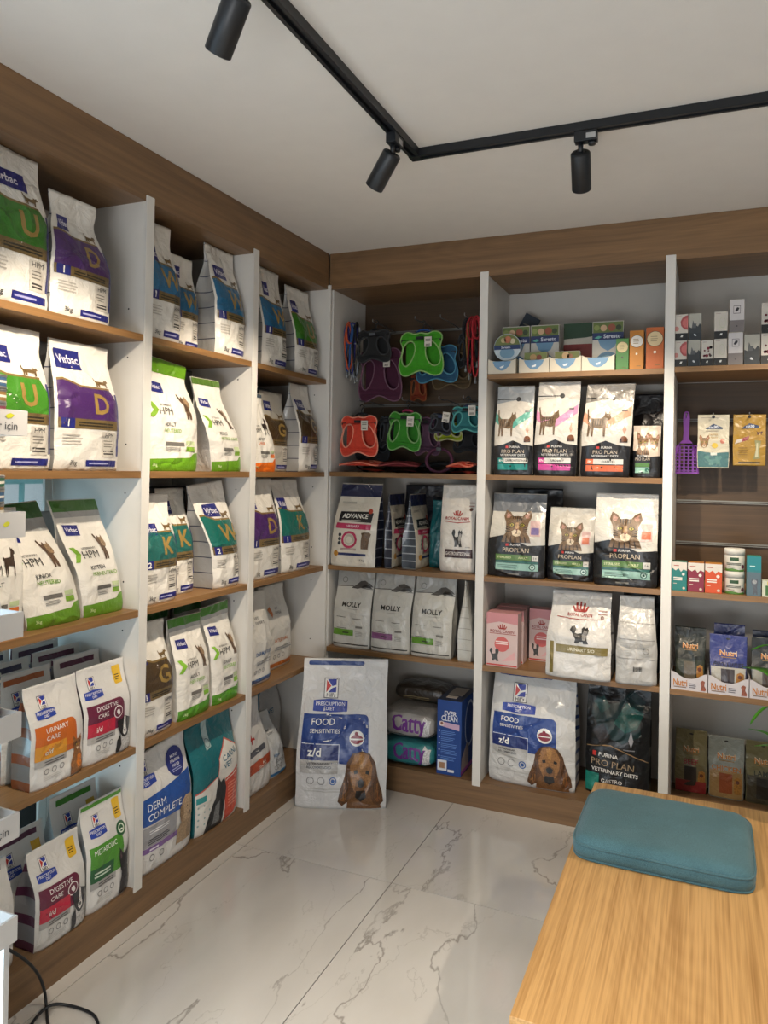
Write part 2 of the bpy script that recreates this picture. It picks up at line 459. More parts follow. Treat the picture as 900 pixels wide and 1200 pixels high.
# ------------------------------------------------------------------ prints that follow a surface
TXT = {}
def text_mesh(s, bold=0.0):
    k = (s, bold)
    if k in TXT: return TXT[k]
    cu = bpy.data.curves.new('lettering', 'FONT'); cu.body = s; cu.resolution_u = 2; cu.offset = bold
    ob = bpy.data.objects.new('lettering', cu)
    COL.objects.link(ob)
    dg = bpy.context.evaluated_depsgraph_get()
    me = bpy.data.meshes.new_from_object(ob.evaluated_get(dg))
    me.calc_loop_triangles()
    V = [(v.co.x, v.co.y) for v in me.vertices]; T = [tuple(t.vertices) for t in me.loop_triangles]
    bpy.data.objects.remove(ob); bpy.data.curves.remove(cu); bpy.data.meshes.remove(me)
    if not V: V, T = [(0, 0), (0.01, 0), (0, 0.01)], [(0, 1, 2)]
    TXT[k] = (V, T, min(v[0] for v in V), max(v[0] for v in V))
    return TXT[k]
CAP = max(v[1] for v in text_mesh('H')[0])

def subdivide(V, T, L):
    V = list(V)
    for _ in range(6):
        mid = {}; out = []; did = False
        def m(a, b):
            k = (a, b) if a < b else (b, a)
            if k not in mid:
                V.append(((V[a][0] + V[b][0]) / 2, (V[a][1] + V[b][1]) / 2)); mid[k] = len(V) - 1
            return mid[k]
        def lg(a, b): return (V[a][0] - V[b][0]) ** 2 + (V[a][1] - V[b][1]) ** 2 > L * L
        for a, b, c in T:
            ab, bc, ca = lg(a, b), lg(b, c), lg(c, a)
            n = ab + bc + ca
            if not n: out.append((a, b, c)); continue
            did = True
            if n == 3:
                x, y, z = m(a, b), m(b, c), m(c, a); out += [(a, x, z), (x, b, y), (z, y, c), (x, y, z)]
            else:
                while not (lg(a, b) and (n == 1 or lg(b, c))): a, b, c = b, c, a
                x = m(a, b)
                if n == 1: out += [(a, x, c), (x, b, c)]
                else:
                    y = m(b, c); out += [(a, x, c), (x, y, c), (x, b, y)]
        T = out
        if not did: break
    return V, T

class Print:
    """collects flat print in normalised (s right, t up) coordinates; every (part name, colour) becomes one thin mesh on the surface"""
    def __init__(self, root, w, h, fn, cell=0.011, base=0.0011, step=0.00045, ink=ink):
        self.root, self.w, self.h, self.fn, self.cell, self.base, self.step, self.ink = root, w, h, fn, cell, base, step, ink
        self.g = {}
    def add(self, name, col, V, T, layer):          # V in metres
        V, T = subdivide(V, T, self.cell)
        g = self.g.setdefault((name, col), ([], []))
        n = len(g[0])
        off = self.base + self.step * layer
        for u, v in V: g[0].append(self.fn(u / self.w, v / self.h, off))
        for t in T: g[1].append(tuple(i + n for i in t))
    def poly(self, name, pts, col, layer=1):
        V = [(s * self.w, t * self.h) for s, t in pts]
        ar = sum(V[i][0] * V[(i + 1) % len(V)][1] - V[(i + 1) % len(V)][0] * V[i][1] for i in range(len(V)))
        if ar < 0: V = V[::-1]
        T = [tuple(t) for t in tessellate_polygon([[Vector((a, b, 0)) for a, b in V]])]
        T2 = []
        for a, b, c in T:
            A = (V[b][0] - V[a][0]) * (V[c][1] - V[a][1]) - (V[c][0] - V[a][0]) * (V[b][1] - V[a][1])
            T2.append((a, b, c) if A > 0 else (a, c, b))
        self.add(name, col, V, T2, layer)
    def rect(self, name, s0, t0, s1, t1, col, layer=1, r=0.0, corners='1111', slant=0.0):
        """r corner radius in metres; corners bl br tr tl; slant raises the right end by that much t"""
        sl = lambda s, t: (s, t + slant * (s - s0) / max(1e-6, s1 - s0))
        if not r:
            self.poly(name, [sl(s0, t0), sl(s1, t0), sl(s1, t1), sl(s0, t1)], col, layer); return
        rs, rt = r / self.w, r / self.h; P = []
        for k, (cx, cy, sx, sy, a0) in enumerate(((s0, t0, 1, 1, pi), (s1, t0, -1, 1, 1.5 * pi), (s1, t1, -1, -1, 0), (s0, t1, 1, -1, .5 * pi))):
            if corners[k] == '1':
                for q in range(5):
                    a = a0 + q * pi / 8
                    P.append(sl(cx + sx * rs + rs * cos(a), cy + sy * rt + rt * sin(a)))
            else: P.append(sl(cx, cy))
        self.poly(name, P, col, layer)
    def ell(self, name, cs, ct, rm, col, layer=1, ry=None, n=18, hole=0):
        ry = ry or rm
        if hole:
            V = []; T = []
            for k in range(n):
                a = 2 * pi * k / n
                V += [(cs * self.w + rm * cos(a), ct * self.h + ry * sin(a)), (cs * self.w + rm * hole * cos(a), ct * self.h + ry * hole * sin(a))]
            for k in range(n):
                a, b = 2 * k, 2 * ((k + 1) % n)
                T += [(a, b, b + 1), (a, b + 1, a + 1)]
            self.add(name, col, V, T, layer); return
        self.poly(name, [(cs + rm / self.w * cos(2 * pi * k / n), ct + ry / self.h * sin(2 * pi * k / n)) for k in range(n)], col, layer)
    def text(self, s, cs, ct, size, col, layer=3, align='L', bold=0.012, maxw=None, rot=0.0, name='lettering', sx=1.0):
        """size = capital height in metres, (cs, ct) = baseline start / centre / end"""
        V, T, a, b = text_mesh(s, bold)
        k = size / CAP; wd = (b - a) * k * sx
        kx = k * sx
        if maxw and wd > maxw * self.w: kx *= maxw * self.w / wd; wd = maxw * self.w
        x0 = cs * self.w - {'L': 0, 'C': wd / 2, 'R': wd}[align]
        y0 = ct * self.h; c, d = cos(rot), sin(rot); ox = cs * self.w
        P = []
        for u, v in V:
            x = x0 + (u - a) * kx - ox; y = v * k
            P.append((ox + x * c - y * d, y0 + x * d + y * c))
        self.add(name, col, P, T, layer)
    def lines(self, s0, s1, t0, t1, n, col, layer=2, frac=0.4, seed=0, name='small_print'):
        rn = random.Random(seed + n)
        dt = (t1 - t0) / n
        for i in range(n):
            self.rect(name, s0, t0 + i * dt, s0 + (s1 - s0) * rn.uniform(.7, 1), t0 + i * dt + dt * frac, col, layer)
    def shape(self, name, pts, s0, t0, s1, t1, col, layer=2, flip=False):
        self.poly(name, [(s0 + (s1 - s0) * ((1 - x) if flip else x), t0 + (t1 - t0) * y) for x, y in pts], col, layer)
    def done(self):
        for (name, col), (V, F) in self.g.items():
            o = mesh(name, V, F, fur_ink(col) if name.startswith('animal_print') else self.ink(col), self.root)
            if name == 'paw_dot': o['kind'] = 'stuff'

CAT_WALK = [(0, .95), (.04, 1), (.1, .75), (.2, .64), (.6, .64), (.7, .72), (.74, .9), (.79, .8), (.86, .82), (.92, .9), (.95, .75), (1, .65), (.93, .58), (.85, .55), (.82, .4), (.8, 0), (.73, 0), (.71, .3), (.6, .28), (.36, .32), (.33, 0), (.26, 0), (.22, .32), (.17, 0), (.1, 0), (.12, .4), (.06, .62)]
DOG_STAND = [(0, .62), (.05, .68), (.13, .62), (.6, .64), (.7, .8), (.72, .98), (.78, .9), (.86, .92), (1, .8), (.97, .72), (.87, .72), (.83, .55), (.8, .38), (.79, 0), (.72, 0), (.7, .33), (.35, .36), (.28, .25), (.27, 0), (.2, 0), (.2, .28), (.12, .1), (.13, 0), (.07, 0), (.06, .5)]
KITTEN = [(.12, 1), (.3, .8), (.42, .92), (.5, .84), (.66, .84), (.76, .94), (.84, .78), (.95, .6), (.88, .5), (.78, .46), (.86, .2), (.84, 0), (.66, .02), (.62, .2), (.55, .02), (.42, 0), (.44, .3), (.35, .55), (.2, .72), (.04, .95)]
LEAF = [(0, .4), (.25, .8), (.6, 1), (1, .7), (.7, .2), (.3, 0)]

def cat_face(p, s0, t0, s1, t1, fur='#705a42', dark='#2c2018', layer=2, eyes='#a89a3c', chest=True, n='animal_print'):
    S = lambda pts, c, l: p.shape(n, pts, s0, t0, s1, t1, c, l)
    if chest:
        S([(.0, 0), (.06, .2), (.2, .36), (.8, .36), (.94, .2), (1, 0)], fur, layer)
        for k in range(5): S([(.12 + .17 * k, 0), (.17 + .17 * k, 0), (.19 + .15 * k, .2), (.16 + .15 * k, .2)], dark, layer + 1)
    S([(.06, 1), (.0, .8), (.1, .62), (.14, .4), (.3, .22), (.5, .15), (.7, .22), (.86, .4), (.9, .62), (1, .8), (.94, 1), (.78, .93), (.66, .8), (.5, .82), (.34, .8), (.22, .93)], fur, layer + 1)
    S([(.1, .92), (.09, .76), (.2, .74), (.26, .84)], '#a87c6c', layer + 2)
    S([(.9, .92), (.91, .76), (.8, .74), (.74, .84)], '#a87c6c', layer + 2)
    for k in (.33, .405, .48, .555, .63): S([(k - .012, .81), (k + .03, .81), (k + .022, .64 + abs(k - .48) * .3), (k, .64 + abs(k - .48) * .3)], dark, layer + 2)
    for dz in (0, -.075, -.15):
        S([(.12, .52 + dz), (.28, .455 + dz * .7), (.28, .435 + dz * .7), (.13, .48 + dz)], dark, layer + 2); S([(.88, .52 + dz), (.72, .455 + dz * .7), (.72, .435 + dz * .7), (.87, .48 + dz)], dark, layer + 2)
    S([(.45, .62), (.55, .62), (.57, .42), (.43, .42)], '#a98862', layer + 2)
    for c in (.32, .68):
        S([(c - .12, .54), (c, .62), (c + .12, .54), (c, .465)], dark, layer + 2)
        S([(c - .085, .54), (c, .595), (c + .085, .54), (c, .485)], eyes, layer + 3)
        S([(c - .028, .54), (c, .59), (c + .028, .54), (c, .49)], '#0e0b09', layer + 4)
    S([(.33, .34), (.5, .44), (.67, .34), (.62, .22), (.5, .18), (.38, .22)], '#cdbda4', layer + 3)
    S([(.44, .425), (.56, .425), (.5, .36)], '#7d4a40', layer + 4); S([(.485, .36), (.515, .36), (.52, .28), (.6, .26), (.5, .27), (.4, .26), (.48, .28)], '#4a342a', layer + 4)

def spaniel(p, s0, t0, s1, t1, layer=3):
    n = 'animal_print'
    S = lambda pts, c, l: p.shape(n, pts, s0, t0, s1, t1, c, l)
    S([(.2, 0), (.22, .3), (.35, .5), (.65, .5), (.85, .3), (.96, 0)], '#6d4826', layer)
    S([(.3, .96), (.5, 1), (.68, .96), (.8, .8), (.86, .56), (.97, .3), (1, .12), (.9, .04), (.78, .1), (.7, .3), (.3, .3), (.22, .12), (.1, .04), (0, .12), (.04, .3), (.14, .56), (.18, .8)], '#5a3a20', layer + 1)
    S([(.34, .94), (.5, .98), (.64, .94), (.74, .74), (.72, .5), (.64, .3), (.5, .24), (.36, .3), (.27, .5), (.25, .74)], '#96693c', layer + 2)
    S([(.4, .5), (.5, .56), (.6, .5), (.64, .34), (.5, .24), (.36, .34)], '#77502c', layer + 3)
    S([(.42, .48), (.5, .53), (.58, .48), (.56, .4), (.5, .37), (.44, .4)], '#120d0b', layer + 4)
    S([(.4, .32), (.6, .32), (.62, .2), (.5, .12), (.38, .2)], '#1b1614', layer + 4)
    S([(.33, .66), (.41, .68), (.42, .62), (.35, .6)], '#140d08', layer + 4); S([(.6, .68), (.68, .66), (.66, .6), (.59, .62)], '#140d08', layer + 4)
    for q in (0, 1):                                     # wavy strands on both ears
        m = (lambda x: 1 - x) if q else (lambda x: x)
        for j, (x, y) in enumerate(((.17, .62), (.12, .46), (.08, .30), (.16, .34), (.2, .48))):
            S([(m(x), y), (m(x + .03), y - .02), (m(x + .025), y - .16), (m(x + .0), y - .2), (m(x + .01), y - .1)], '#8a5c30' if j % 2 else '#3c2514', layer + 2)
    S([(.42, .92), (.5, .95), (.56, .9), (.53, .7), (.47, .7)], '#b08048', layer + 3)
    S([(.06, .14), (.12, .3), (.16, .12)], '#8a5c30', layer + 2); S([(.94, .14), (.88, .3), (.84, .12)], '#7a4a26', layer + 2)

def collie(p, s0, t0, s1, t1, layer=3, dark='#1a1a1e'):
    n = 'animal_print'
    S = lambda pts, c, l: p.shape(n, pts, s0, t0, s1, t1, c, l)
    S([(.05, 0), (.1, .3), (.25, .48), (.75, .48), (.9, .3), (.95, 0)], '#b9b6b4', layer)
    S([(.0, 0), (.05, .35), (.25, .5), (.3, .2), (.22, 0)], dark, layer + 1)
    S([(.1, .72), (.06, .92), (.3, .94), (.5, 1), (.72, .93), (.95, .86), (.86, .66), (.78, .52), (.66, .4), (.5, .36), (.36, .4), (.22, .54)], dark, layer + 1)
    S([(.44, .98), (.54, .98), (.58, .72), (.64, .5), (.5, .42), (.38, .5), (.42, .72)], '#d8d5d2', layer + 2)
    S([(.44, .6), (.56, .6), (.53, .52), (.47, .52)], '#0f0d0d', layer + 3)
    S([(.3, .76), (.37, .77), (.36, .72)], '#5a4028', layer + 3); S([(.63, .77), (.7, .76), (.66, .72)], '#5a4028', layer + 3)

def sitting_cat(p, s0, t0, s1, t1, fur='#8a5b34', bib='#d77a2a', layer=3):
    n = 'animal_print'
    S = lambda pts, c, l: p.shape(n, pts, s0, t0, s1, t1, c, l)
    S([(.12, 0), (.08, .25), (.22, .5), (.28, .62), (.2, .8), (.2, 1), (.36, .9), (.55, .9), (.74, 1), (.76, .78), (.7, .62), (.86, .45), (.98, .2), (.95, 0)], fur, layer)
    S([(.45, .2), (.5, .45), (.62, .5), (.84, .4), (.9, .18), (.6, .1)], bib, layer + 1)
    S([(.3, .84), (.42, .84), (.36, .7)], '#3a2413', layer + 1); S([(.55, .84), (.68, .84), (.6, .7)], '#3a2413', layer + 1)
    S([(.36, .76), (.42, .78), (.42, .73)], '#c9b23e', layer + 2); S([(.56, .78), (.62, .76), (.57, .73)], '#c9b23e', layer + 2)
    S([(.42, .68), (.56, .68), (.5, .6)], '#d9c4a8', layer + 1)

# ------------------------------------------------------------------ bags
def sstep(x): x = max(0., min(1., x)); return x * x * (3 - 2 * x)

def make_bag(name, label, cat, side, a0, a1, z, h, d, front, body, design=None, gus=None, group=None, seed=None,
             tt=0.45, ts=0.90, lean=0.0, skew=0.0, wr=0.0056, pinch=0.04, yaw=0.0, top_tilt=0.0, thin=0.05, fold=0.0, wtop=1.0, turn=None):
    """gusseted food bag: side 'L' faces +x from the left unit (a = y range), 'B' faces -y from the back unit (a = x range)"""
    w = a1 - a0
    seed = (abs(hash_s(label)) % 1000) / 7.0 if seed is None else seed
    if side == 'L': loc = (front - d / 2, (a0 + a1) / 2, z); rz = pi / 2
    else: loc = ((a0 + a1) / 2, front + d / 2, z); rz = 0.0
    root = thing(name, label, cat, loc, rz + yaw, group)
    NF, NB, NG, NT = 24, 6, 5, 42
    def hd(t):
        v = d / 2 * (1 - (1 - thin) * sstep((t - tt) / (ts - tt)))
        if t < 0.08: v *= 0.9 + 0.1 * (t / 0.08) ** 0.5
        return v
    def wp(t): return (1 - pinch * math.exp(-((t - .82) / .09) ** 2)) * (1 + (wtop - 1) * sstep((t - .35) / .5)) * (0.985 + 0.015 * min(1, t / .05))
    def cen(t): return lean * t ** 1.6 + fold * max(0, (t - ts + .05)) ** 1.5 * 6 * h
    def xs(t): return skew * t ** 1.4
    def zz(s, t): return h * t + top_tilt * (s - .5) * sstep((t - .7) / .3)
    def F(s, t, off=0.0):
        u = 2 * s - 1; q = hd(t)
        e = 1 - 0.28 * abs(u) ** 5
        n = noise.noise(Vector((s * w * 8 + seed, t * h * 8, seed * 1.7))) * wr * (0.5 + 0.8 * t)
        n2 = noise.noise(Vector((s * w * 17 + seed + t * 5, t * h * 13 - s * 4, seed * 0.7 + 9))) * wr * 0.45
        r1 = abs(noise.noise(Vector((s * w * 6 + t * 2.2 + seed * 3, t * h * 5 - s * 1.1, seed + 4))))
        r2 = abs(noise.noise(Vector((s * w * 5 - t * h * 7 + seed, s * w * 4 + t * h * 6, seed * 2 + 1))))
        cr = (max(0, .16 - r1) / .16) ** 1.5 * wr * .75 - (max(0, .13 - r2) / .13) ** 1.5 * wr * .6
        fade = min(1, t / .06) * (1 - 0.5 * abs(u) ** 8)
        return Vector((w / 2 * u * wp(t) + xs(t) + noise.noise(Vector((t * h * 9, seed, 5))) * .004 * u, cen(t) - q * e - (n + n2 + cr) * fade - off, zz(s, t)))
    def Bk(s, t):
        u = 2 * s - 1
        return Vector((w / 2 * u * wp(t) + xs(t), cen(t) + hd(t) * (1 - 0.28 * abs(u) ** 5), zz(s, t)))
    V = []; Fc = []
    for j in range(NT + 1):
        t = j / NT
        for i in range(NF + 1): V.append(F(i / NF, t))
        for i in range(NB + 1): V.append(Bk(1 - i / NB, t))
    R = NF + NB + 2
    for j in range(NT):
        for i in list(range(NF)) + list(range(NF + 1, R - 1)):
            a = j * R + i; Fc.append((a, a + 1, a + R + 1, a + R))
    Fc.append(tuple(range(R))[::-1]); Fc.append(tuple(NT * R + k for k in range(R)))
    mesh('body', V, Fc, foil(body), root, True)
    gm = gus or foil(body)
    for sgn in (0, 1):
        V = []; Fc = []
        for j in range(NT + 1):
            t = j / NT; A = F(sgn, t); B = Bk(sgn, t)
            for i in range(NG + 1):
                q = i / NG; p = A.lerp(B, q)
                dep = (0.03 + 0.30 * sstep((t - .15) / .8)) * (B - A).length * sin(pi * q)
                p.x += dep * (1 if sgn == 0 else -1) + noise.noise(Vector((q * 3, t * h * 14, seed + sgn))) * 0.003 * sin(pi * q)
                V.append(p)
        for j in range(NT):
            for i in range(NG):
                a = j * (NG + 1) + i
                f = (a, a + 1, a + NG + 2, a + NG + 1)
                Fc.append(f if sgn == 1 else f[::-1])
        mesh('side_gusset', V, Fc, gm, root, True)
    if design:
        p = Print(root, w, h, F)
        design(p)
        p.done()
    return root

def hash_s(s):
    v = 0
    for ch in s: v = (v * 131 + ord(ch)) & 0xffffff
    return v

NAVY = '#20246e'; GOLD = '#7d6638'
GREY_G = gusset('#b2b1ae', '#3f4258', 0.062, 0.06)

def d_vet(letter, colr, num='1', animal='cat', patch=(.10, .76, .46, .88), glare=None):
    def f(p):
        w = p.w
        p.rect('brand_patch', *patch, NAVY, 1)
        p.text('Virbac', (patch[0] + patch[2]) / 2, patch[1] + (patch[3] - patch[1]) * .3, (patch[3] - patch[1]) * p.h * .42, '#d8d6e0', 3, 'C', .02, (patch[2] - patch[0]) * .86)
        p.shape('animal_print', CAT_WALK if animal == 'cat' else DOG_STAND, .62, .665, .88, .735, '#6e5733', 2)
        p.poly('colour_panel', [(.03, .40), (.95, .40), (.94, .56), (.86, .645), (.4, .645), (.12, .69), (.03, .68)], colr, 1)
        p.poly('panel_edge', [(.03, .68), (.12, .69), (.4, .645), (.86, .645), (.86, .66), (.4, .662), (.12, .708), (.03, .70)], GOLD, 1)
        p.text(letter, .66, .45, .15 * p.h, '#94793f', 3, 'C', .025)
        p.rect('info_strip', .03, .325, .95, .40, '#6d5a36', 1)
        p.rect('number_square', .06, .325, .24, .40, NAVY, 2)
        p.text(num, .15, .338, .05 * p.h, '#e8e6e2', 3, 'C', .02)
        p.lines(.3, .85, .345, .385, 2, '#2a2418', 2, .55)
        p.rect('info_box', .66, .11, .90, .31, '#c2bcb2', 1)
        p.text('HPM', .78, .265, .034 * p.h, '#3b3a3c', 3, 'C', 0, .2)
        p.lines(.69, .87, .19, .255, 3, '#7d7870'); p.lines(.69, .87, .13, .17, 2, '#3f3c3a', frac=.6)
        p.lines(.08, .42, .2, .29, 4, '#b5afa6')
        p.rect('bottom_band', .42, .035, .93, .085, NAVY, 1)
        p.lines(.46, .88, .052, .068, 1, '#9c9cc4', 2, .8)
        p.text('3kg', .17, .045, .035 * p.h, '#3b3a3c', 3, 'L', .005)
        p.rect('edge_stripe', .935, .12, .985, .62, NAVY, 2)
    return f

def d_hpm(l1, l2, animal=KITTEN, base='#5d8a20', header='#4c7726', accent='#74a02e', head_h=.10, grey=.05, afur='#5b4636', nav=True):
    def f(p):
        p.rect('top_band', .0, 1 - head_h, 1, .995, header, 1)
        if grey: p.rect('grey_band', .0, 1 - head_h - grey, 1, 1 - head_h, '#a8a8a6', 1)
        if nav:
            p.rect('brand_patch', .10, .70, .40, .79, NAVY, 1, slant=-.01)
            p.text('Virbac', .25, .728, .034 * p.h, '#d8d6e0', 3, 'C', .02, .26, rot=-.05)
        p.poly('chevron', [(.04, .60), (.12, .60), (.22, .535), (.12, .47), (.04, .47), (.12, .535)], accent, 1)
        p.text('VETERINARY', .26, .575, .018 * p.h, '#55524e', 3, 'L', 0, .36)
        p.text('HPM', .24, .50, .062 * p.h, '#474542', 3, 'L', 0, .42)
        p.shape('animal_print', animal, .62, .47, .86, .70, afur, 2)
        if animal is KITTEN: p.shape('animal_print', [(.46, .86), (.66, .84), (.76, .94), (.84, .78), (.95, .6), (.86, .5), (.62, .52), (.5, .66)], .62, .47, .86, .70, '#8d7458', 3)
        p.text(l1, .30, .40, .032 * p.h, '#3f3d3a', 3, 'L', .008, .5)
        p.text(l2, .30, .345, .032 * p.h, accent, 3, 'L', .004, .58)
        p.rect('info_box', .32, .225, .66, .26, '#6b6863', 1); p.lines(.33, .64, .18, .22, 3, '#8d8a84')
        p.rect('info_tag', .70, .235, .88, .275, '#b9c79a', 1); p.rect('info_tag', .70, .18, .88, .225, accent, 1)
        p.poly('base_band', [(.01, .0), (.99, .0), (.99, .17), (.86, .165), (.78, .125), (.01, .105)], base, 1)
        p.text('3kg', .12, .045, .026 * p.h, '#cfe0a8', 3, 'L', .01)
    return f

def hills_logo(p, s, t, w=.15, scale=1.0, banner=True):
    """little square emblem with word below and a blue two-line banner; (s, t) centre of the banner top"""
    hh = w * p.w / p.h
    p.rect('emblem', s - w / 2, t + .01, s + w / 2, t + .01 + hh * 1.24, '#4a4a55', 1)
    p.rect('emblem', s - w * .45, t + .01 + hh * .05, s + w * .45, t + .01 + hh * 1.19, '#e9e7e4', 2)
    b = t + .01 + hh * .36
    p.poly('emblem', [(s - w * .34, b), (s - w * .34, b + hh * .75), (s - w * .02, b + hh * .4)], '#c2302c', 3)
    p.poly('emblem', [(s - w * .28, b + hh * .8), (s + w * .34, b + hh * .8), (s + w * .34, b + hh * .45), (s + w * .06, b + hh * .38)], '#2b3a9a', 3)
    p.poly('emblem', [(s - w * .2, b), (s + w * .34, b), (s + w * .34, b + hh * .34), (s + w * .06, b + hh * .26)], '#2b3a9a', 3)
    p.text("Hill's", s, t + .012 + hh * .08, hh * p.h * .22, '#1d1d24', 4, 'C', .02, w * .8)
    if banner:
        bw = w * 2.35; bh = .075 * scale
        p.poly('diet_banner', [(s - bw / 2, t - .004), (s - bw / 2, t - bh), (s, t - bh * 1.12), (s + bw / 2, t - bh), (s + bw / 2, t - .004), (s, t + .008)], '#26409c', 1)
        p.text('PRESCRIPTION', s, t - bh * .5, .024 * scale * p.h, '#e6e6ee', 3, 'C', .01, bw * .9)
        p.text('DIET', s, t - bh * .92, .022 * scale * p.h, '#e6e6ee', 3, 'C', .01)

def d_hills(lines, panel, code, codecol, animal, tagy=True, logo=(.30, .76), top=None, seal=None):
    def f(p):
        hills_logo(p, *logo)
        p.rect('colour_panel', .05, .29, .80, .62, panel, 1, r=.02, corners='0010')
        for k, l in enumerate(lines):
            p.text(l, .22 if len(lines) > 1 else .12, .545 - k * .075, .046 * p.h, '#ecebe8', 3, 'L', 0, .52)
        if code:
            p.rect('code_box', .05, .29, .60, .43, codecol, 2)
            p.text(code, .20, .33, .055 * p.h, '#f0efe9', 4, 'L', .01)
        p.rect('grey_strip', .05, .225, .60, .29, '#a9a7a5', 1); p.lines(.2, .56, .235, .28, 2, '#5c5a5a', 2, .5)
        for q in (.24, .38, .52): p.ell('small_print', q, .165, .009, '#8b8a88', 1, hole=.7)
        p.lines(.18, .58, .08, .13, 3, '#c7c5c2')
        if tagy:
            p.rect('yellow_tag', .72, .75, .90, .94, '#e2b52c', 1, r=.006); p.lines(.75, .87, .79, .86, 3, '#4a3a10', 2)
        if seal:
            p.ell('seal', .66, .47, .02, '#ece9e6', 2); p.ell('seal', .66, .47, .017, seal, 3); p.ell('seal', .655, .475, .007, '#ece9e6', 4); p.ell('seal', .67, .455, .006, '#ece9e6', 4)
        animal(p)
        if top: p.rect('top_band', .02, .96, .98, .995, top, 1)
    return f

def d_zd(p):
    p.rect('top_band', .06, .955, .72, .985, '#1e3a78', 1, r=.008)
    hills_logo(p, .34, .725, .17, .95)
    p.rect('colour_panel', .04, .31, .79, .635, '#1f3f86', 1, r=.02, corners='0010')
    p.text('FOOD', .14, .565, .042 * p.h, '#f0efe9', 3, 'L', .005)
    p.text('SENSITIVITIES', .13, .515, .025 * p.h, '#f0efe9', 3, 'L', .005, .4)
    p.rect('thin_line', .05, .44, .47, .4445, '#dfe4ee', 2); p.rect('thin_line', .464, .31, .47, .44, '#dfe4ee', 2)
    p.rect('code_box', .04, .335, .46, .44, '#1a2c6c', 2)
    p.text('z/d', .12, .362, .055 * p.h, '#f4f3ee', 4, 'L', .02)
    p.rect('grey_strip', .04, .245, .46, .335, '#b3b1ae', 2)
    p.text('VETERINARIAN', .12, .305, .016 * p.h, '#26262c', 4, 'L', .015, .28); p.text('RECOMMENDED', .12, .28, .016 * p.h, '#26262c', 4, 'L', .015, .28)
    for q in (.16, .28): p.ell('small_print', q, .195, .017, '#8b8a88', 1, hole=.8)
    p.ell('small_print', .41, .195, .017, '#2e5aa0', 1, hole=.75); p.ell('small_print', .41, .195, .008, '#2e5aa0', 1)
    p.lines(.1, .5, .12, .155, 2, '#c0beba')
    p.ell('seal', .66, .485, .034, '#ecebe8', 2); p.ell('seal', .66, .478, .029, '#8a2a3a', 3, ry=.02); p.ell('seal', .655, .515, .008, '#8a2a3a', 3)
    p.rect('seal', .59, .474, .73, .484, '#ecebe8', 4)
    spaniel(p, .47, .01, .97, .40)

def make_box(name, label, x0, x1, yf, d, z, h, cols, design=None, cat='box', group=None, side=None, yaw=0.0, topcol=None, rotx=0.0):
    """carton with its front at y = yf; body, printed front"""
    w = x1 - x0
    root = thing(name, label, cat, ((x0 + x1) / 2, yf + d / 2, z), yaw, group, rx=rotx)
    bm = bmesh.new(); bx(bm, -w / 2, -d / 2, 0, w / 2, d / 2, h, 0.0012)
    bm_obj('carton', bm, card(cols), root)
    if topcol: box('lid_flap', -w / 2 + .001, -d / 2 + .001, h, w / 2 - .001, d / 2 - .001, h + 0.0006, card(topcol), root)
    if design:
        p = Print(root, w, h, lambda s, t, o: Vector(((s - .5) * w, -d / 2 - o + 0.0004, t * h)), 0.2, 0.0005, 0.0003, card)
        design(p); p.done()
    if side:
        q = Print(root, d, h, lambda s, t, o: Vector((w / 2 + o - 0.0004, (s - .5) * d, t * h)), 0.2, 0.0005, 0.0003, card)
        side(q); q.done()
    return root

# ------------------------------------------------------------------ food bags on the left unit
WH = '#dedad2'
L1, L2, L3, L4 = ZS_L
GV = 'vet diet bags on the left shelves'
GREEN, PURP, BLUE, TEAL, BROWN = '#34701e', '#45235e', '#145f88', '#126056', '#46351f'
def vet(label, a0, a1, z, h, letter, colr, num='1', animal='cat', d=0.12, front=-0.02, **k):
    pt = k.pop('patch', (.10, .76, .46, .88))
    return make_bag('food_bag', label, 'bag', 'L', a0, a1, z, h, d, front, WH, d_vet(letter, colr, num, animal, pt), k.pop('gus', GREY_G), GV, **k)
# near bay, top tier
vet('large white cat food bag with green panel, top tier of the nearest left bay', -1.940, -1.700, L1, .444, 'U', GREEN, wtop=.95, ts=.95, tt=.5, pinch=.03, patch=(.12, .74, .74, .86))
vet('white cat food bag with purple letter D panel, top tier of the nearest left bay', -1.692, -1.452, L1, .385, 'D', PURP, wtop=.78, pinch=.10, ts=.86, patch=(-.0 + .10, .70, .34, .82))
# near bay, second tier
vet('white cat food bag with green letter U panel behind the white display rack lip', -1.935, -1.682, L2, .408, 'U', '#3f7f22', wtop=.93, ts=.95, patch=(.1, .74, .5, .86))
vet('tall white cat food bag with purple letter D panel beside green U bag, second tier', -1.670, -1.402, L2, .400, 'D', PURP, ts=.95, wtop=.9, pinch=.0, patch=(.06, .78, .46, .93), skew=.0)
def plain(label, a0, a1, z, h, body, front, d=.1, design=None, cat='bag', gus=None, group=GV, side='L', **k):
    return make_bag('food_bag', label, cat, side, a0, a1, z, h, d, front, body, design, gus, group, **k)
plain('silver grey bag standing behind the green U cat food bag', -1.93, -1.69, L2, .425, '#8f949a', -.18, .14)
plain('silver grey bag standing behind the purple D cat food bag, second tier', -1.68, -1.43, L2, .415, '#8f949a', -.18, .14)
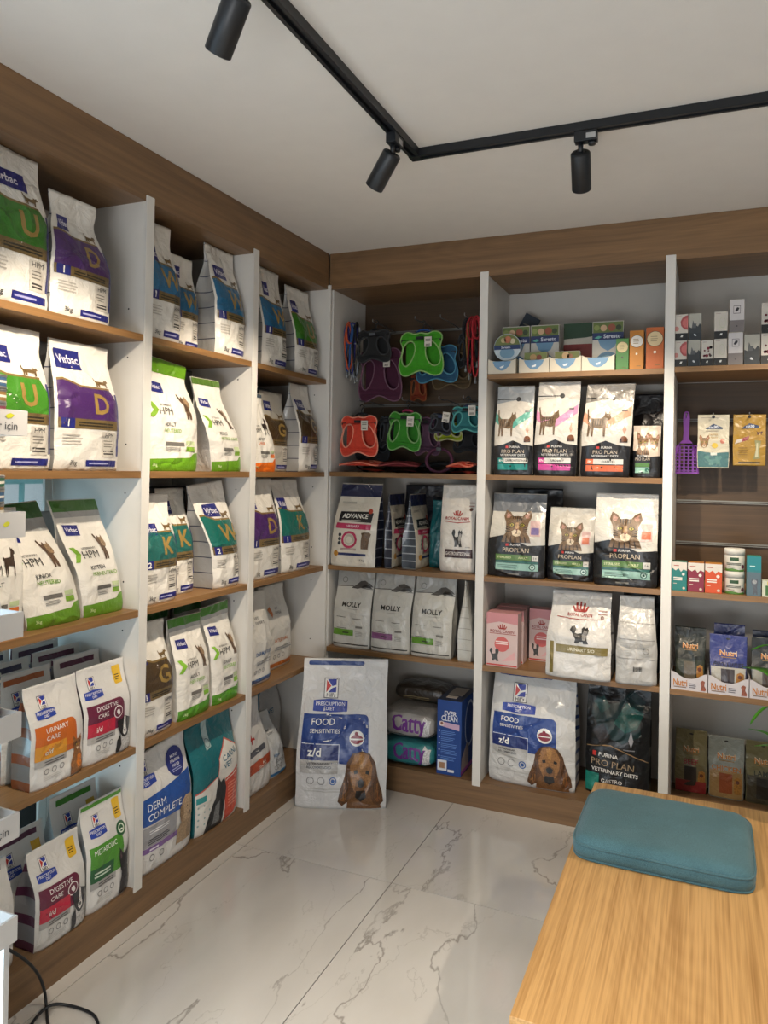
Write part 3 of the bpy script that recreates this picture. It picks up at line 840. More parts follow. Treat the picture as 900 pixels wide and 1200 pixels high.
# near bay, third tier
plain('white bag with dog picture and orange base half hidden by the display rack', -1.935, -1.75, L3, .36, WH, -.045, .09,
      d_hpm('ADULT', 'DOG', DOG_STAND, '#cf6a1e', '#b9b6b0', '#cf6a1e', .03, 0, '#3a2c22'), foil('#b9b6b0'))
plain('white kitten food bag with green base leaning left beside the display rack, third tier', -1.730, -1.520, L3, .365, WH, -.05, .10,
      d_hpm('JUNIOR', 'NEUTERED', KITTEN, head_h=.13, grey=.10, header='#2e5c2c'), GREY_G, skew=-.10, lean=.06, tt=.3, top_tilt=.015)
plain('white kitten food bag with green base next to the upright, near bay third tier', -1.515, -1.335, L3, .372, WH, -.05, .10,
      d_hpm('KITTEN', 'PRENEUTERED', KITTEN, head_h=.10, grey=.05, header='#3c6e2a'), GREY_G, skew=-.07, lean=.04, tt=.3, wtop=1.1)
plain('silver bag with green top standing behind the leaning kitten food bag', -1.86, -1.66, L3, .395, '#8d9296', -.22, .10,
      lambda p: p.rect('top_band', 0, .82, 1, .99, '#1f5a32', 1), None)
plain('silver bag lying behind the two green-based kitten food bags', -1.65, -1.44, L3, .33, '#8d9296', -.21, .10, None, GREY_G)
# near bay, fourth tier
MARO, ORNG = '#651c3a', '#c4621c'
G_OR = gusset('#8b8886', '#8f4e2a', .075, .36); G_MA = gusset('#8b888a', '#552640', .075, .36)
HG = 'silver-white prescription diet bags'
def hb(label, a0, a1, z, h, d, front, design, gus, body='#d8d6d3', **k):
    return make_bag('food_bag', label, 'bag', 'L', a0, a1, z, h, d, front, body, design, gus, HG, tt=.5, ts=.97, pinch=0, wr=.003, **k)
hb('white bag with orange urinary care panel and cat picture, fourth tier', -1.740, -1.545, L4, .292, .105, -.01,
   d_hills(['URINARY', 'CARE'], ORNG, 'c/d', '#d18f2a', lambda p: sitting_cat(p, .66, .02, .97, .42), tagy=False), G_OR)
hb('white bag with maroon digestive care panel beside orange urinary care bag', -1.538, -1.332, L4, .296, .10, -.015,
   d_hills(['DIGESTIVE', 'CARE'], MARO, 'i/d', '#bd2440', lambda p: collie(p, .62, .02, 1.0, .40), logo=(.24, .76), seal=MARO), G_MA)
def strip(colr, tagc=None):
    def f(p):
        p.rect('top_band', .12, .90, .86, .955, colr, 1)
        hills_logo(p, .3, .70)
        if tagc: p.rect('yellow_tag', .72, .66, .9, .84, tagc, 1)
    return f
for k, (lab, a0, a1, fr, c, g) in enumerate((
        ('bag with orange top strip directly behind the urinary care bag', -1.745, -1.545, -.125, '#a65a2e', G_OR),
        ('bag with maroon top strip directly behind the digestive care bag, fourth tier', -1.535, -1.335, -.125, '#54203c', G_MA),
        ('bag with navy top strip in the middle of the row behind the urinary care bag', -1.745, -1.545, -.215, '#2b2748', G_OR),
        ('bag with plum top strip in the middle of the row behind the digestive care bag', -1.535, -1.335, -.215, '#54203c', G_MA),
        ('rearmost bag with dark plum top strip behind the digestive care bag', -1.535, -1.345, -.305, '#43203c', G_MA),
        ('rearmost bag with dark blue top strip behind the urinary care bag', -1.74, -1.545, -.305, '#232648', G_OR))):
    hb(lab, a0, a1, L4, .31 + .006 * k, .085, fr, strip(c, None), g, thin=.1)
# near bay, bottom tier
hb('white bag with maroon digestive care panel on the plinth behind the cable', -1.716, -1.522, ZP, .278, .11, -.008,
   d_hills(['DIGESTIVE', 'CARE'], MARO, 'i/d', '#bd2440', lambda p: collie(p, .62, .02, .99, .44, dark='#33333a'), logo=(.26, .76), seal=MARO), G_MA)
def bulldog(p):
    S = lambda pts, c, l: p.shape('animal_print', pts, .66, .02, 1.0, .52, c, l)
    S([(.1, 0), (.2, .3), (.3, .5), (.8, .5), (.9, .25), (.95, 0)], '#26262a', 3)
    S([(.05, .95), (.1, .7), (.2, .5), (.35, .36), (.6, .36), (.75, .5), (.8, .7), (1.0, 1), (.7, .82), (.4, .78)], '#1c1c20', 4)
    S([(.12, .86), (.18, .7), (.3, .74)], '#5a4048', 5); S([(.9, .88), (.72, .78), (.78, .7)], '#5a4048', 5)
    S([(.36, .5), (.56, .5), (.5, .4)], '#3c3a40', 5)
def metab(p):
    d_hills(['METABOLIC'], '#4c8f2c', '', '#1f5a34', bulldog, logo=(.30, .77))(p)
    p.rect('code_box', .05, .29, .55, .42, '#1f5a34', 2); p.lines(.12, .48, .33, .39, 2, '#c8d8c8', 3, .5)
    p.ell('seal', .80, .655, .022, '#1f5a34', 2); p.ell('seal', .80, .655, .014, '#d8e4d0', 3, hole=.7); p.lines(.74, .86, .64, .67, 1, '#e0e8dc', 4)
    p.rect('top_band', .02, .955, .98, .99, '#4c8f2c', 1)
hb('white bag with green metabolic panel and black dog beside the near upright', -1.516, -1.332, ZP, .33, .10, -.012, metab, foil('#b5b6b4'))
hb('white maroon-striped bag directly behind the bottom digestive care bag', -1.76, -1.56, ZP, .30, .085, -.125, strip('#54203c', '#dcae2c'), G_MA)
hb('grey-white bag at the far left of the bottom tier behind the display rack', -1.93, -1.77, ZP, .30, .10, -.03, strip('#54203c'), G_MA)
hb('rearmost maroon-striped bag of the bottom tier, near bay', -1.80, -1.60, ZP, .315, .085, -.225, strip('#232648', '#b99c3a'), G_MA)
hb('white bag with green top strip behind the metabolic bag', -1.53, -1.335, ZP, .345, .085, -.13, strip('#3f7d2c', '#b99c3a'), foil('#a9aaa8'))

# middle bay, top tier
vet('white cat food bag with blue W panel beside the near upright, top tier', -1.285, -1.100, L1, .425, 'W', BLUE, wtop=.86, pinch=.04, ts=.9, patch=(.1, .66, .42, .80))
vet('large creased white bag with blue W panel in front of the middle upright, top tier', -.878, -.682, L1, .444, 'W', BLUE, d=.15, wtop=1.0, ts=.97, tt=.4, pinch=.12, skew=-.01, patch=(.1, .70, .5, .82), wr=.006)
vet('white bag with silver sides half hidden behind the blue W bag, top tier', -1.085, -.925, L1, .36, 'W', BLUE, d=.10, front=-.075)
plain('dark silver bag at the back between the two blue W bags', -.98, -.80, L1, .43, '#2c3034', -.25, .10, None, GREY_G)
# middle bay, second tier
plain('wide white adult cat food bag with bright green top, second tier', -1.284, -.985, L2, .405, WH, -.02, .13,
      d_hpm('ADULT', 'NEUTERED', KITTEN, '#5f9018', '#5c8c1a', '#7aa232', .13, 0), GREY_G, wtop=.86, ts=.9, top_tilt=-.02)
plain('white adult cat food bag with green base beside the middle upright, second tier', -.890, -.690, L2, .365, WH, -.02, .14,
      d_hpm('ADULT', 'NEUTERED & ENTIRE', KITTEN, '#5f9018', '#4f6f28', '#7aa232', .07, .0), GREY_G, skew=-.085, ts=.85, tt=.3, wtop=.9)
# middle bay, third tier
vet('white bag with teal panel and number 2 beside the near upright, third tier', -1.285, -1.092, L3, .385, 'K', '#1e5e58', '2', wtop=.92, ts=.95, patch=(.12, .62, .45, .73))
vet('white bag with teal panel squeezed in the middle of the third tier', -1.085, -.925, L3, .40, 'K', '#1e5e58', '2', d=.09, front=-.075, lean=.03)
vet('large creased white bag with teal panel and number 2 leaning left, third tier', -.860, -.685, L3, .42, 'W', TEAL, '2', d=.16, skew=-.075, wtop=1.3, tt=.35, ts=.97, wr=.007, top_tilt=.02, patch=(.18, .68, .62, .80))
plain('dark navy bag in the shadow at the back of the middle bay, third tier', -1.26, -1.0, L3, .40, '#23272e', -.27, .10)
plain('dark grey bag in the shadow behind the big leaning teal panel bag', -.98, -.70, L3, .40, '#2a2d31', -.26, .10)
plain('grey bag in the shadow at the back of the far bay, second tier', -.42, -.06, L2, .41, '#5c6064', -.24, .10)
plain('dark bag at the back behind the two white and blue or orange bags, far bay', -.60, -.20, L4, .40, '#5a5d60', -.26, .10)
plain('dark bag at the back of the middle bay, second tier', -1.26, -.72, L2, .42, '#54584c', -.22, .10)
# middle bay, fourth tier
vet('white bag with brown panel beside the near upright, fourth tier', -1.285, -1.105, L4, .388, 'G', BROWN, wtop=.92, ts=.97, patch=(.06, .64, .24, .76))
plain('white adult cat food bag with green top in the middle of the fourth tier', -1.075, -.880, L4, .375, WH, -.02, .12,
      d_hpm('ADULT', 'NEUTERED', KITTEN, '#4f8c22', '#3f7a24', '#7cae34', .09, .04), GREY_G, ts=.93, skew=-.015)
plain('white adult cat food bag with green top beside the middle upright, fourth tier', -.862, -.684, L4, .39, WH, -.02, .12,
      d_hpm('ADULT', 'NEUTERED', KITTEN, '#4f8c22', '#3f7a24', '#7cae34', .09, .04), GREY_G, ts=.93, skew=-.03, top_tilt=.01)
for k, (a0, a1) in enumerate(((-1.08, -.90), (-.87, -.69))):
    plain(('dark green topped bag behind the middle green-topped bag, fourth tier', 'dark green topped bag behind the green-topped bag by the middle upright')[k], a0, a1, L4, .40, '#a9aaa6', -.17, .12,
          lambda p: p.rect('top_band', 0, .86, 1, .99, '#28682c', 1))
plain('dark green topped silver bag behind the brown panel bag, fourth tier', -1.28, -1.10, L4, .395, '#8d9296', -.17, .12, lambda p: p.rect('top_band', 0, .88, 1, .99, '#2c5a52', 1))
# middle bay, bottom tier
def derm(p):
    hills_logo(p, .22, .80, .14)
    p.poly('colour_panel', [(.0, .42), (.78, .40), (.92, .46), (.96, .56), (.98, .70), (.5, .655), (.02, .63)], '#23509c', 1)
    p.text('DERM', .14, .53, .06 * p.h, '#eef0f2', 3, 'L', .0); p.text('COMPLETE', .14, .445, .06 * p.h, '#eef0f2', 3, 'L', .0, .62)
    p.ell('seal', .76, .80, .048, '#232f78', 2)
    for k, l in enumerate(('MONO', 'PROTEIN', 'FOOD')): p.text(l, .76, .835 - k * .038, .022 * p.h, '#e8e8f0', 4, 'C', .015, .26)
    p.lines(.67, .85, .725, .755, 2, '#aab0d8', 4)
    p.rect('grey_strip', .0, .23, .64, .40, '#9a9a9e', 1); p.lines(.16, .5, .335, .375, 2, '#e2e2e4', 2, .4); p.lines(.14, .56, .25, .30, 3, '#3c3c42', 2, .5)
    p.rect('purple_strip', .0, .185, .66, .228, '#80609a', 1); p.lines(.16, .36, .197, .212, 1, '#e6e0ee', 2, .9)
    for q in (.2, .36): p.ell('small_print', q, .13, .012, '#8b8a88', 1, hole=.7)
    S = lambda pts, c, l: p.shape('animal_print', pts, .62, .10, .99, .50, c, l)
    S([(.0, 0), (.1, .3), (.4, .5), (.9, .55), (1, .0)], '#9c8468', 3)
    S([(.3, .9), (.5, 1), (.8, .98), (1, .85), (1, .5), (.8, .4), (.55, .42), (.4, .5), (.3, .42), (.2, .6)], '#b79c7c', 4)
    S([(.2, .8), (.34, .86), (.42, .6), (.3, .4), (.2, .6)], '#8d7254', 5); S([(.66, .56), (.82, .58), (.78, .48), (.7, .48)], '#3a2e26', 5)
    S([(.55, .74), (.62, .76), (.61, .7)], '#2a211b', 5); S([(.84, .77), (.9, .75), (.86, .71)], '#2a211b', 5)
hb('large white bag with blue derm panel and round navy seal, bottom tier', -1.286, -.99, ZP, .405, .13, -.012, derm, foil('#a9a8a6'), top_tilt=.02)
def carni(p):
    p.poly('white_panel', [(.02, .0), (.98, .0), (.98, .64), (.74, .74), (.52, .60), (.46, .46), (.02, .38)], '#d6d3cc', 1)
    p.poly('panel_edge', [(.98, .64), (.98, .655), (.74, .758), (.51, .612), (.45, .468), (.02, .395), (.02, .38), (.46, .455), (.52, .60), (.74, .74)], '#c05a4c', 1)
    p.text('CARNI', .60, .56, .052 * p.h, '#1d5e78', 3, 'L', .012, .36, rot=.16); p.text('VET', .60, .49, .052 * p.h, '#1d5e78', 3, 'L', .012, .3, rot=.16)
    p.poly('red_panel', [(.60, .0), (.98, .06), (.98, .46), (.62, .40)], '#c2452f', 2)
    p.lines(.68, .92, .12, .36, 8, '#e0826a', 3, .45); p.rect('thin_line', .63, .375, .97, .385, '#e8d8cc', 3, slant=.05)
    p.poly('edge_stripe', [(.34, 1), (.46, 1), (.44, .74), (.32, .72)], '#9fb4b4', 1); p.ell('seal', .38, .78, .017, '#6d7f80', 2, hole=.8)
    p.rect('info_tag', .03, .30, .2, .355, '#2a8a8c', 2)
    p.shape('animal_print', [(.0, 0), (.15, .3), (.5, .6), (.62, 1), (.74, .86), (.9, .92), (1.0, .7), (.95, .5), (.85, .3), (.8, 0)], .16, .0, .64, .46, '#1d1f22', 3)
    p.shape('animal_print', [(.3, .1), (.5, .45), (.7, .5), (.65, .1)], .16, .0, .64, .46, '#6d6f70', 4)
    for k in range(14): p.ell('paw_dot', .06 + .1 * (k % 4), .1 + .055 * (k // 4), .004, '#8fa8a6', 2)
hb('teal bag with red and white front and dark cat picture, bottom tier', -.975, -.688, ZP, .42, .14, -.012, carni, foil('#12545c'), top_tilt=.03, body='#10626a')

# far bay, top and second tiers
vet('tall white bag with blue W panel next to the middle upright, far bay top tier', -.545, -.345, L1, .444, 'W', BLUE, d=.13, tt=.35, ts=.97, skew=.0, wr=.006, patch=(.2, .72, .42, .86))
vet('white bag with green U panel in the corner, far bay top tier', -.255, -.035, L1, .42, 'U', GREEN, d=.14, tt=.35, skew=-.02, ts=.97, patch=(.08, .70, .3, .84))
plain('white bag with orange base and dog picture, far bay second tier', -.625, -.425, L2, .34, WH, -.02, .10,
      d_hpm('ADULT', 'LARGE', DOG_STAND, '#d8691a', '#4a5560', '#d8763a', .05, 0, '#2b211c', False), foil('#6f7478'), wtop=.55, tt=.2, skew=-.03)
plain('white bag with brown panel standing behind the orange-based bag', -.41, -.215, L2, .37, '#b9b4aa', -.085, .10, d_vet('G', BROWN), GREY_G)
vet('white bag with dark brown G panel and silver side in the corner, second tier', -.20, -.028, L2, .425, 'G', BROWN, d=.16, tt=.4, ts=.97, wr=.006, patch=(-.0 + .08, .70, .5, .82), skew=.0)
# far bay, third tier
vet('white bag with purple D panel, far bay third tier', -.625, -.375, L3, .435, 'D', PURP, wtop=.9, ts=.97, patch=(.1, .70, .3, .82), animal='dog')
vet('white bag with teal K panel, far bay third tier', -.350, -.085, L3, .43, 'K', TEAL, wtop=.9, ts=.97, skew=-.01, patch=(.06, .68, .32, .80), animal='dog', lean=.03)
# far bay, fourth tier
def derma(c, word):
    def f(p):
        p.poly('brand_mark', [(.2, .72), (.3, .75), (.36, .66), (.3, .62)], c, 1); p.text('VET', .44, .70, .03 * p.h, '#55575c', 3, 'L', 0); p.text('EXPERT', .44, .65, .03 * p.h, '#55575c', 3, 'L', 0)
        p.text(word, .3, .32, .04 * p.h, c, 3, 'L', .01, .65); p.lines(.3, .9, .22, .28, 2, '#9a9a9c')
        p.rect('base_band', .02, .03, .98, .075, c, 1)
        for q in (.3, .45, .6): p.ell('small_print', q, .15, .01, '#8b8a88', 1, hole=.7)
    return f
plain('white bag with blue lettering next to the middle upright, far bay fourth tier', -.625, -.415, L4, .395, '#cfccc6', -.03, .12, derma('#3a5c8c', 'DERMATOSIS'), foil('#9c9d9e'), ts=.97)
plain('white bag with orange base band set back in the far bay, fourth tier', -.365, -.115, L4, .385, '#cfccc6', -.10, .12, derma('#b5652a', 'INTESTINAL'), foil('#a5a3a0'), ts=.95, wtop=.9)
# far bay, bottom tier
def red_b(p):
    p.poly('brand_mark', [(.06, .60), (.2, .62), (.28, .50), (.14, .46)], '#a8342c', 1); p.rect('brand_mark', .3, .57, .5, .595, '#a8342c', 1); p.rect('brand_mark', .38, .53, .42, .635, '#a8342c', 1)
    p.rect('grey_strip', .06, .40, .8, .46, '#55565c', 1, slant=.03); p.rect('colour_panel', .0, .22, 1, .33, '#b0481f', 1, slant=.04)
    p.text('MIX', .62, .29, .03 * p.h, '#ead8c8', 3, 'L', .01); p.text('SENIOR', .52, .25, .03 * p.h, '#ead8c8', 3, 'L', .01)
    p.ell('animal_print', .12, .06, .014, '#8a3a24', 2)
plain('white bag with rust red band beside the middle upright, bottom tier', -.63, -.395, ZP, .40, '#cfccc8', -.035, .11, red_b, foil('#8d8f92'), wtop=.72, tt=.3, skew=-.02)
plain('small white and blue bag slumped beside the rust red band bag', -.385, -.235, ZP, .28, '#c9cbcd', -.05, .10, derma('#2f6ea0', 'RENAL'), foil('#8d8f92'), wr=.007, skew=-.04, lean=.05)
plain('white bag with blue curved stripe at the back of the far bottom corner', -.27, -.03, ZP, .43, '#c6c6c4', -.20, .12,
      lambda p: (p.poly('blue_stripe', [(0, .5), (.3, .72), (.7, .84), (1, .88), (1, .94), (.65, .9), (.25, .79), (0, .58)], '#1f6f94', 1), p.text('VET', .5, .5, .05 * p.h, '#2f6e94', 3, 'C', .02)), foil('#3d4448'))
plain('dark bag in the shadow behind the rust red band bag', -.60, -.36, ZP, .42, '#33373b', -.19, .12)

# ------------------------------------------------------------------ bags on the back unit
Q1, Q2, Q3, Q4 = ZS_B
def bb(label, a0, a1, z, h, d, front, body, design=None, gus=None, group='food bags on the back shelves', side='B', name='food_bag', **k):
    k.setdefault('ts', .97); k.setdefault('pinch', 0.0)
    return make_bag(name, label, 'bag', side, a0, a1, z, h, d, front, body, design, gus, group, **k)
PINK = '#b8325a'
def advance(p):
    p.rect('top_band', .0, .84, 1, .99, '#1d2344', 1)
    p.lines(.1, .45, .755, .785, 2, '#8a8880')
    p.poly('word_panel', [(.12, .55), (.88, .535), (.90, .65), (.78, .665), (.14, .66)], '#17171a', 1)
    p.text('ADVANCE', .5, .585, .05 * p.h, '#e9e6dd', 3, 'C', .02, .68); p.lines(.2, .8, .553, .567, 1, '#c9c4b8', 3, .6)
    p.ell('seal', .83, .67, .012, '#b04028', 2)
    p.poly('pink_band', [(.08, .46), (.88, .45), (.89, .515), (.09, .525)], PINK, 1)
    p.text('URINARY', .48, .475, .028 * p.h, '#f0dce0', 3, 'C', .012)
    p.ell('ring', .42, .325, .042, PINK, 1, hole=.72); p.ell('ring', .42, .325, .026, '#bdb6a6', 1, hole=.6)
    for k in range(3): p.ell('small_print', .2, .38 - .05 * k, .009, '#3a3a40', 1)
    p.lines(.25, .6, .2, .23, 2, '#8a5560')
    p.shape('animal_print', [(.1, 0), (.05, .5), (.1, .8), (0, .95), (.3, 1), (.8, 1), (1, .9), (.85, .6), (.8, 0)], .68, .22, .9, .42, '#6b5440', 2)
    p.rect('blue_bar', .12, .135, .82, .165, '#1d2a5c', 1); p.ell('seal', .14, .155, .014, '#c08a3a', 2)
    p.text('1.5 kg', .66, .075, .022 * p.h, '#2a2a30', 3, 'L', .01)
NV_G = gusset('#1d2233', '#8a8d96', .045, .10)
bb('white and navy bag with pink urinary band and pink ring', .034, .272, Q3, .405, .12, -.012, '#d6cfc0', advance, NV_G, wtop=.93, lean=.02, skew=.02)
bb('narrow dark bag turned sideways next to the pink ring bag', .045, .245, Q3, .36, .055, .352, '#cfc6b4', advance, NV_G, side='L')
bb('striped grey-sided bag turned sideways in the middle of the corner bay', .055, .275, Q3, .36, .10, .478, '#cdc4b2', advance, gusset('#3c434c', '#9aa0a4', .036, .14), side='L', tt=.3)
bb('teal bag in the shadow beside the striped grey-sided bag', .49, .56, Q3, .33, .12, .16, '#0f5a60', None, foil('#2c4a50'))
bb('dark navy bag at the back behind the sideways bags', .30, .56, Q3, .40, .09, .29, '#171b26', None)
CROWN = [(0, .55), (.12, .1), (.2, 0), (.8, 0), (.88, .1), (1, .55), (.9, .6), (.8, .25), (.76, .25), (.8, .85), (.68, .9), (.63, .28), (.55, .28), (.55, 1), (.45, 1), (.45, .28), (.37, .28), (.32, .9), (.2, .85), (.24, .25), (.2, .25), (.1, .6)]
FLUFFY = [(.02, .75), (.1, .95), (.25, 1), (.34, .85), (.28, .6), (.4, .55), (.62, .6), (.6, .85), (.7, .98), (.78, .88), (.9, .96), (.97, .8), (.92, .62), (.86, .5), (.88, .2), (.95, 0), (.7, 0), (.68, .12), (.5, .1), (.48, 0), (.28, 0), (.32, .25), (.22, .45), (.14, .6)]
def royal(word, band, wcol, crown_t=.60, band_t=.17, cat=True, stripe=None):
    def f(p):
        R = '#9c2f26'
        p.shape('crown_mark', CROWN, .36, crown_t + .045, .64, crown_t + .045 + .15 * p.w / p.h, R, 2)
        p.text('ROYAL CANIN', .5, crown_t, .032 * p.h, R, 3, 'C', .02, .68)
        p.poly('crown_mark', [(.12, crown_t - .022), (.5, crown_t - .038), (.88, crown_t - .022), (.88, crown_t - .014), (.5, crown_t - .030), (.12, crown_t - .014)], R, 2)
        if cat:
            c0, c1 = band_t + .125, band_t + .125 + (crown_t - band_t) * .46
            p.shape('animal_print', FLUFFY, .36, c0, .68, c1, '#23211f', 2); p.shape('animal_print', [(.62, .5), (.75, .8), (.9, .72), (.86, .5), (.8, .2), (.66, .2)], .36, c0, .68, c1, '#8f8b86', 3)
        p.rect('name_band', .17, band_t, .95, band_t + .095, band, 1)
        p.text(word, .55, band_t + .03, .036 * p.h, wcol, 3, 'C', .014, .7)
        if stripe: p.rect('edge_stripe', .07, .05, .13, .42, stripe, 1)
        p.lines(.76, .94, .29, .31, 1, '#9a958e')
        p.ell('small_print', .87, .72, .008, '#6b4a40', 1); p.lines(.8, .95, .75, .82, 2, '#a08078', 2)
    return f
bb('tall white bag with red crown mark and dark gastrointestinal band, corner bay', .582, .752, Q3, .412, .11, .05, '#cfcac2', royal('GASTROINTESTINAL', '#3a2426', '#d8d0c8'), foil('#b5b0a8'), wr=.005)
def molly(c):
    def f(p):
        p.rect('top_band', .0, .80, 1, .99, '#a3a39f', 1)
        p.shape('leaf_drawing', [(0, .05), (.2, .4), (.4, .9), (.6, 1), (.85, .7), (1, .3), (.6, .25), (.3, .0)], .40, .775, .99, .885, '#4a4744', 2)
        p.shape('leaf_drawing', [(0, .2), (.3, .9), (.7, .8), (1, .1), (.5, .3)], .66, .78, .98, .84, '#23211f', 3)
        p.poly('leaf_drawing', [(0, .79), (.4, .80), (1.0, .775), (1, .782), (.4, .81), (0, .80)], '#5a5753', 3)
        p.ell('small_print', .2, .88, .014, '#6f6d69', 2, hole=.8)
        p.text('MOLLY', .5, .545, .058 * p.h, '#26241f', 3, 'C', .022, .6)
        p.lines(.42, .78, .512, .522, 1, '#8d8a82')
        p.lines(.1, .45, .40, .42, 1, '#77746c'); p.lines(.55, .85, .39, .41, 1, '#77746c')
        p.rect('colour_strip', .02, .165, .58, .245, c, 1); p.lines(.3, .52, .195, .215, 1, '#33382a', 2, .8)
        p.lines(.12, .5, .255, .27, 1, '#3a3834'); p.lines(.64, .88, .27, .30, 1, '#807d76', frac=.9); p.lines(.64, .86, .165, .235, 4, '#9a978f')
        p.rect('base_line', .02, .045, .96, .06, '#3a3733', 1)
    return f
GM = 'pale grey dog and cat food bags with leaf drawing'
bb('pale grey bag with leaf drawing and green strip next to the corner post', .038, .238, Q4, .374, .11, .02, '#c3c0b7', molly('#5f8f2c'), foil('#aaa79f'), group=GM, skew=.01)
bb('pale grey bag with leaf drawing and purple strip', .246, .446, Q4, .374, .11, .02, '#c3c0b7', molly('#85527c'), foil('#aaa79f'), group=GM, skew=.01)
bb('pale grey bag with leaf drawing and green strip, rightmost of three', .455, .655, Q4, .374, .11, .02, '#c3c0b7', molly('#5f8f2c'), foil('#aaa79f'), group=GM, skew=.012)
bb('silver bag turned sideways beside the right green strip bag', .03, .24, Q4, .374, .09, .766, '#a8a69f', None, gusset('#b4b2aa', '#8d8a82', .05, .06), side='L', skew=.0, tt=.3)
# large bag on the floor
bb('big glossy white dog food bag with navy food sensitivities panel standing on the floor', -.205, .205, 0, .642, .15, 0, '#d4d3d2', d_zd, gusset('#c9c9ca', '#27407a', .12, .10), tt=.35, wtop=.95, wr=.007, skew=.01, lean=.07, group='big dog food bags with spaniel picture', thin=.07)
b_ = bpy.data.objects[[o.name for o in bpy.data.objects if o.get('label', '').startswith('big glossy white dog food bag')][0]]
b_.location = (.2495 - .075 * sin(radians(23.1)), -.2825 + .075 * cos(radians(23.1)) + .0, 0); b_.rotation_euler = (0, 0, radians(23.1))
bb('big white dog food bag with navy food sensitivities panel on the plinth', .836, 1.226, ZP, .495, .17, .05, '#cdccca', d_zd, gusset('#b5b6b8', '#27407a', .05, .3), tt=.5, wtop=.96, wr=.006, skew=.0, group='big dog food bags with spaniel picture', ts=1.05)

# veterinary cat bags with black base
def proplan_vet(c, word, grey):
    def f(p):
        if grey: p.poly('grey_top', [(0, .80), (.5, .84), (1, .80), (1, .99), (0, .99)], grey, 1)
        p.rect('thin_line', .0, .845, .56, .855, '#1e1e20', 2); p.ell('dot_mark', .58, .85, .011, '#2a2a2c', 2)
        p.poly('swoosh', [(.0, .60), (.2, .53), (.5, .52), (.98, .66), (.98, .76), (.5, .60), (.2, .62), (0, .70)], c[1], 1)
        p.shape('animal_print', CAT_WALK, .06, .43, .58, .735, '#6f5a44', 2)
        for k in range(6): p.poly('animal_print', [(.16 + .05 * k, .62), (.175 + .05 * k, .62), (.17 + .05 * k, .55), (.155 + .05 * k, .54)], '#2f241b', 3)
        p.lines(.78, .94, .70, .72, 1, '#6b6b6b', frac=.8)
        p.ell('swoosh', .86, .40, .014, '#7a4a2c', 2); p.rect('swoosh', .78, .365, .94, .40, '#3b2a1e', 2); p.poly('thin_line', [(.82, .5), (.86, .56), (.9, .5), (.86, .45)], '#c9a08a', 2)
        p.poly('black_base', [(.0, .0), (1, .0), (1, .325), (.75, .34), (.5, .385), (.25, .34), (0, .325)], '#17161a', 1)
        p.rect('red_square', .32, .30, .38, .325, '#c23a34', 3); p.text('PURINA', .42, .302, .022 * p.h, '#e0ddd8', 3, 'L', .012, .26)
        p.text('PRO PLAN', .5, .245, .038 * p.h, '#c9b9a4', 3, 'C', .0, .72); p.text('VETERINARY DIETS', .5, .212, .022 * p.h, '#d8d5d0', 3, 'C', .014, .78)
        p.rect('label_box', .12, .135, .88, .19, '#dcd9d2', 2); p.rect('code_box', .12, .135, .27, .19, c[0], 3)
        p.text('EN', .195, .152, .022 * p.h, '#f0eee8', 4, 'C', .01); p.text(word, .58, .152, .022 * p.h, '#26241f', 4, 'C', .01, .54)
        p.rect('colour_bar', .12, .06, .88, .125, c[0], 2); p.ell('colour_bar', .45, .1, .004, '#26241f', 3)
    return f
GP = 'cat diet bags with black pointed base'
bb('white cat diet bag with teal swoosh and teal bar on black base', .846, 1.024, Q2, .408, .11, .02, '#d2ccc2', proplan_vet(('#16807a', '#5fa898'), 'GASTROINTESTINAL', '#8f9499'), foil('#1b1a1e'), group=GP, wtop=.96)
bb('white cat diet bag with pink swoosh and magenta bar on black base', 1.030, 1.214, Q2, .420, .11, .012, '#d8d2c8', proplan_vet(('#c03a8a', '#d890b4'), 'URINARY', '#bdb9b2'), foil('#1b1a1e'), group=GP, skew=.012)
bb('white cat diet bag with orange swoosh and orange bar on black base', 1.232, 1.436, Q2, .405, .11, .015, '#d8d2c8', proplan_vet(('#d4663a', '#e0a184'), 'DIABETES', '#77726b'), foil('#1b1a1e'), group=GP, skew=.02)
def small_pro(p):
    p.poly('black_base', [(0, 0), (1, 0), (1, .42), (.6, .40), (.3, .48), (0, .52)], '#151518', 1)
    cat_face(p, .12, .44, .6, .88, '#77583a'); cat_face(p, .58, .48, .96, .84, '#8a6c50', chest=False, n='animal_print_small')
    p.text('PURINA', .16, .40, .035 * p.h, '#d8d5d0', 3, 'L', .01); p.text('PRO PLAN', .08, .33, .055 * p.h, '#c9b9a4', 3, 'L', 0, .55)
    p.rect('green_bar', .08, .21, .62, .28, '#4f7a3c', 2); p.rect('teal_bar', .08, .09, .62, .20, '#8ab4a4', 2); p.ell('teal_bar', .52, .15, .008, '#2f6a5c', 3)
bb('small black and white cat food bag beside the orange swoosh bag', 1.450, 1.560, Q2, .222, .08, .03, '#c9b8a8', small_pro, foil('#17161a'))
bb('dark bag in the shadow behind the small cat food bag', 1.40, 1.565, Q2, .38, .10, .25, '#1f1d20', None, foil('#17161a'))
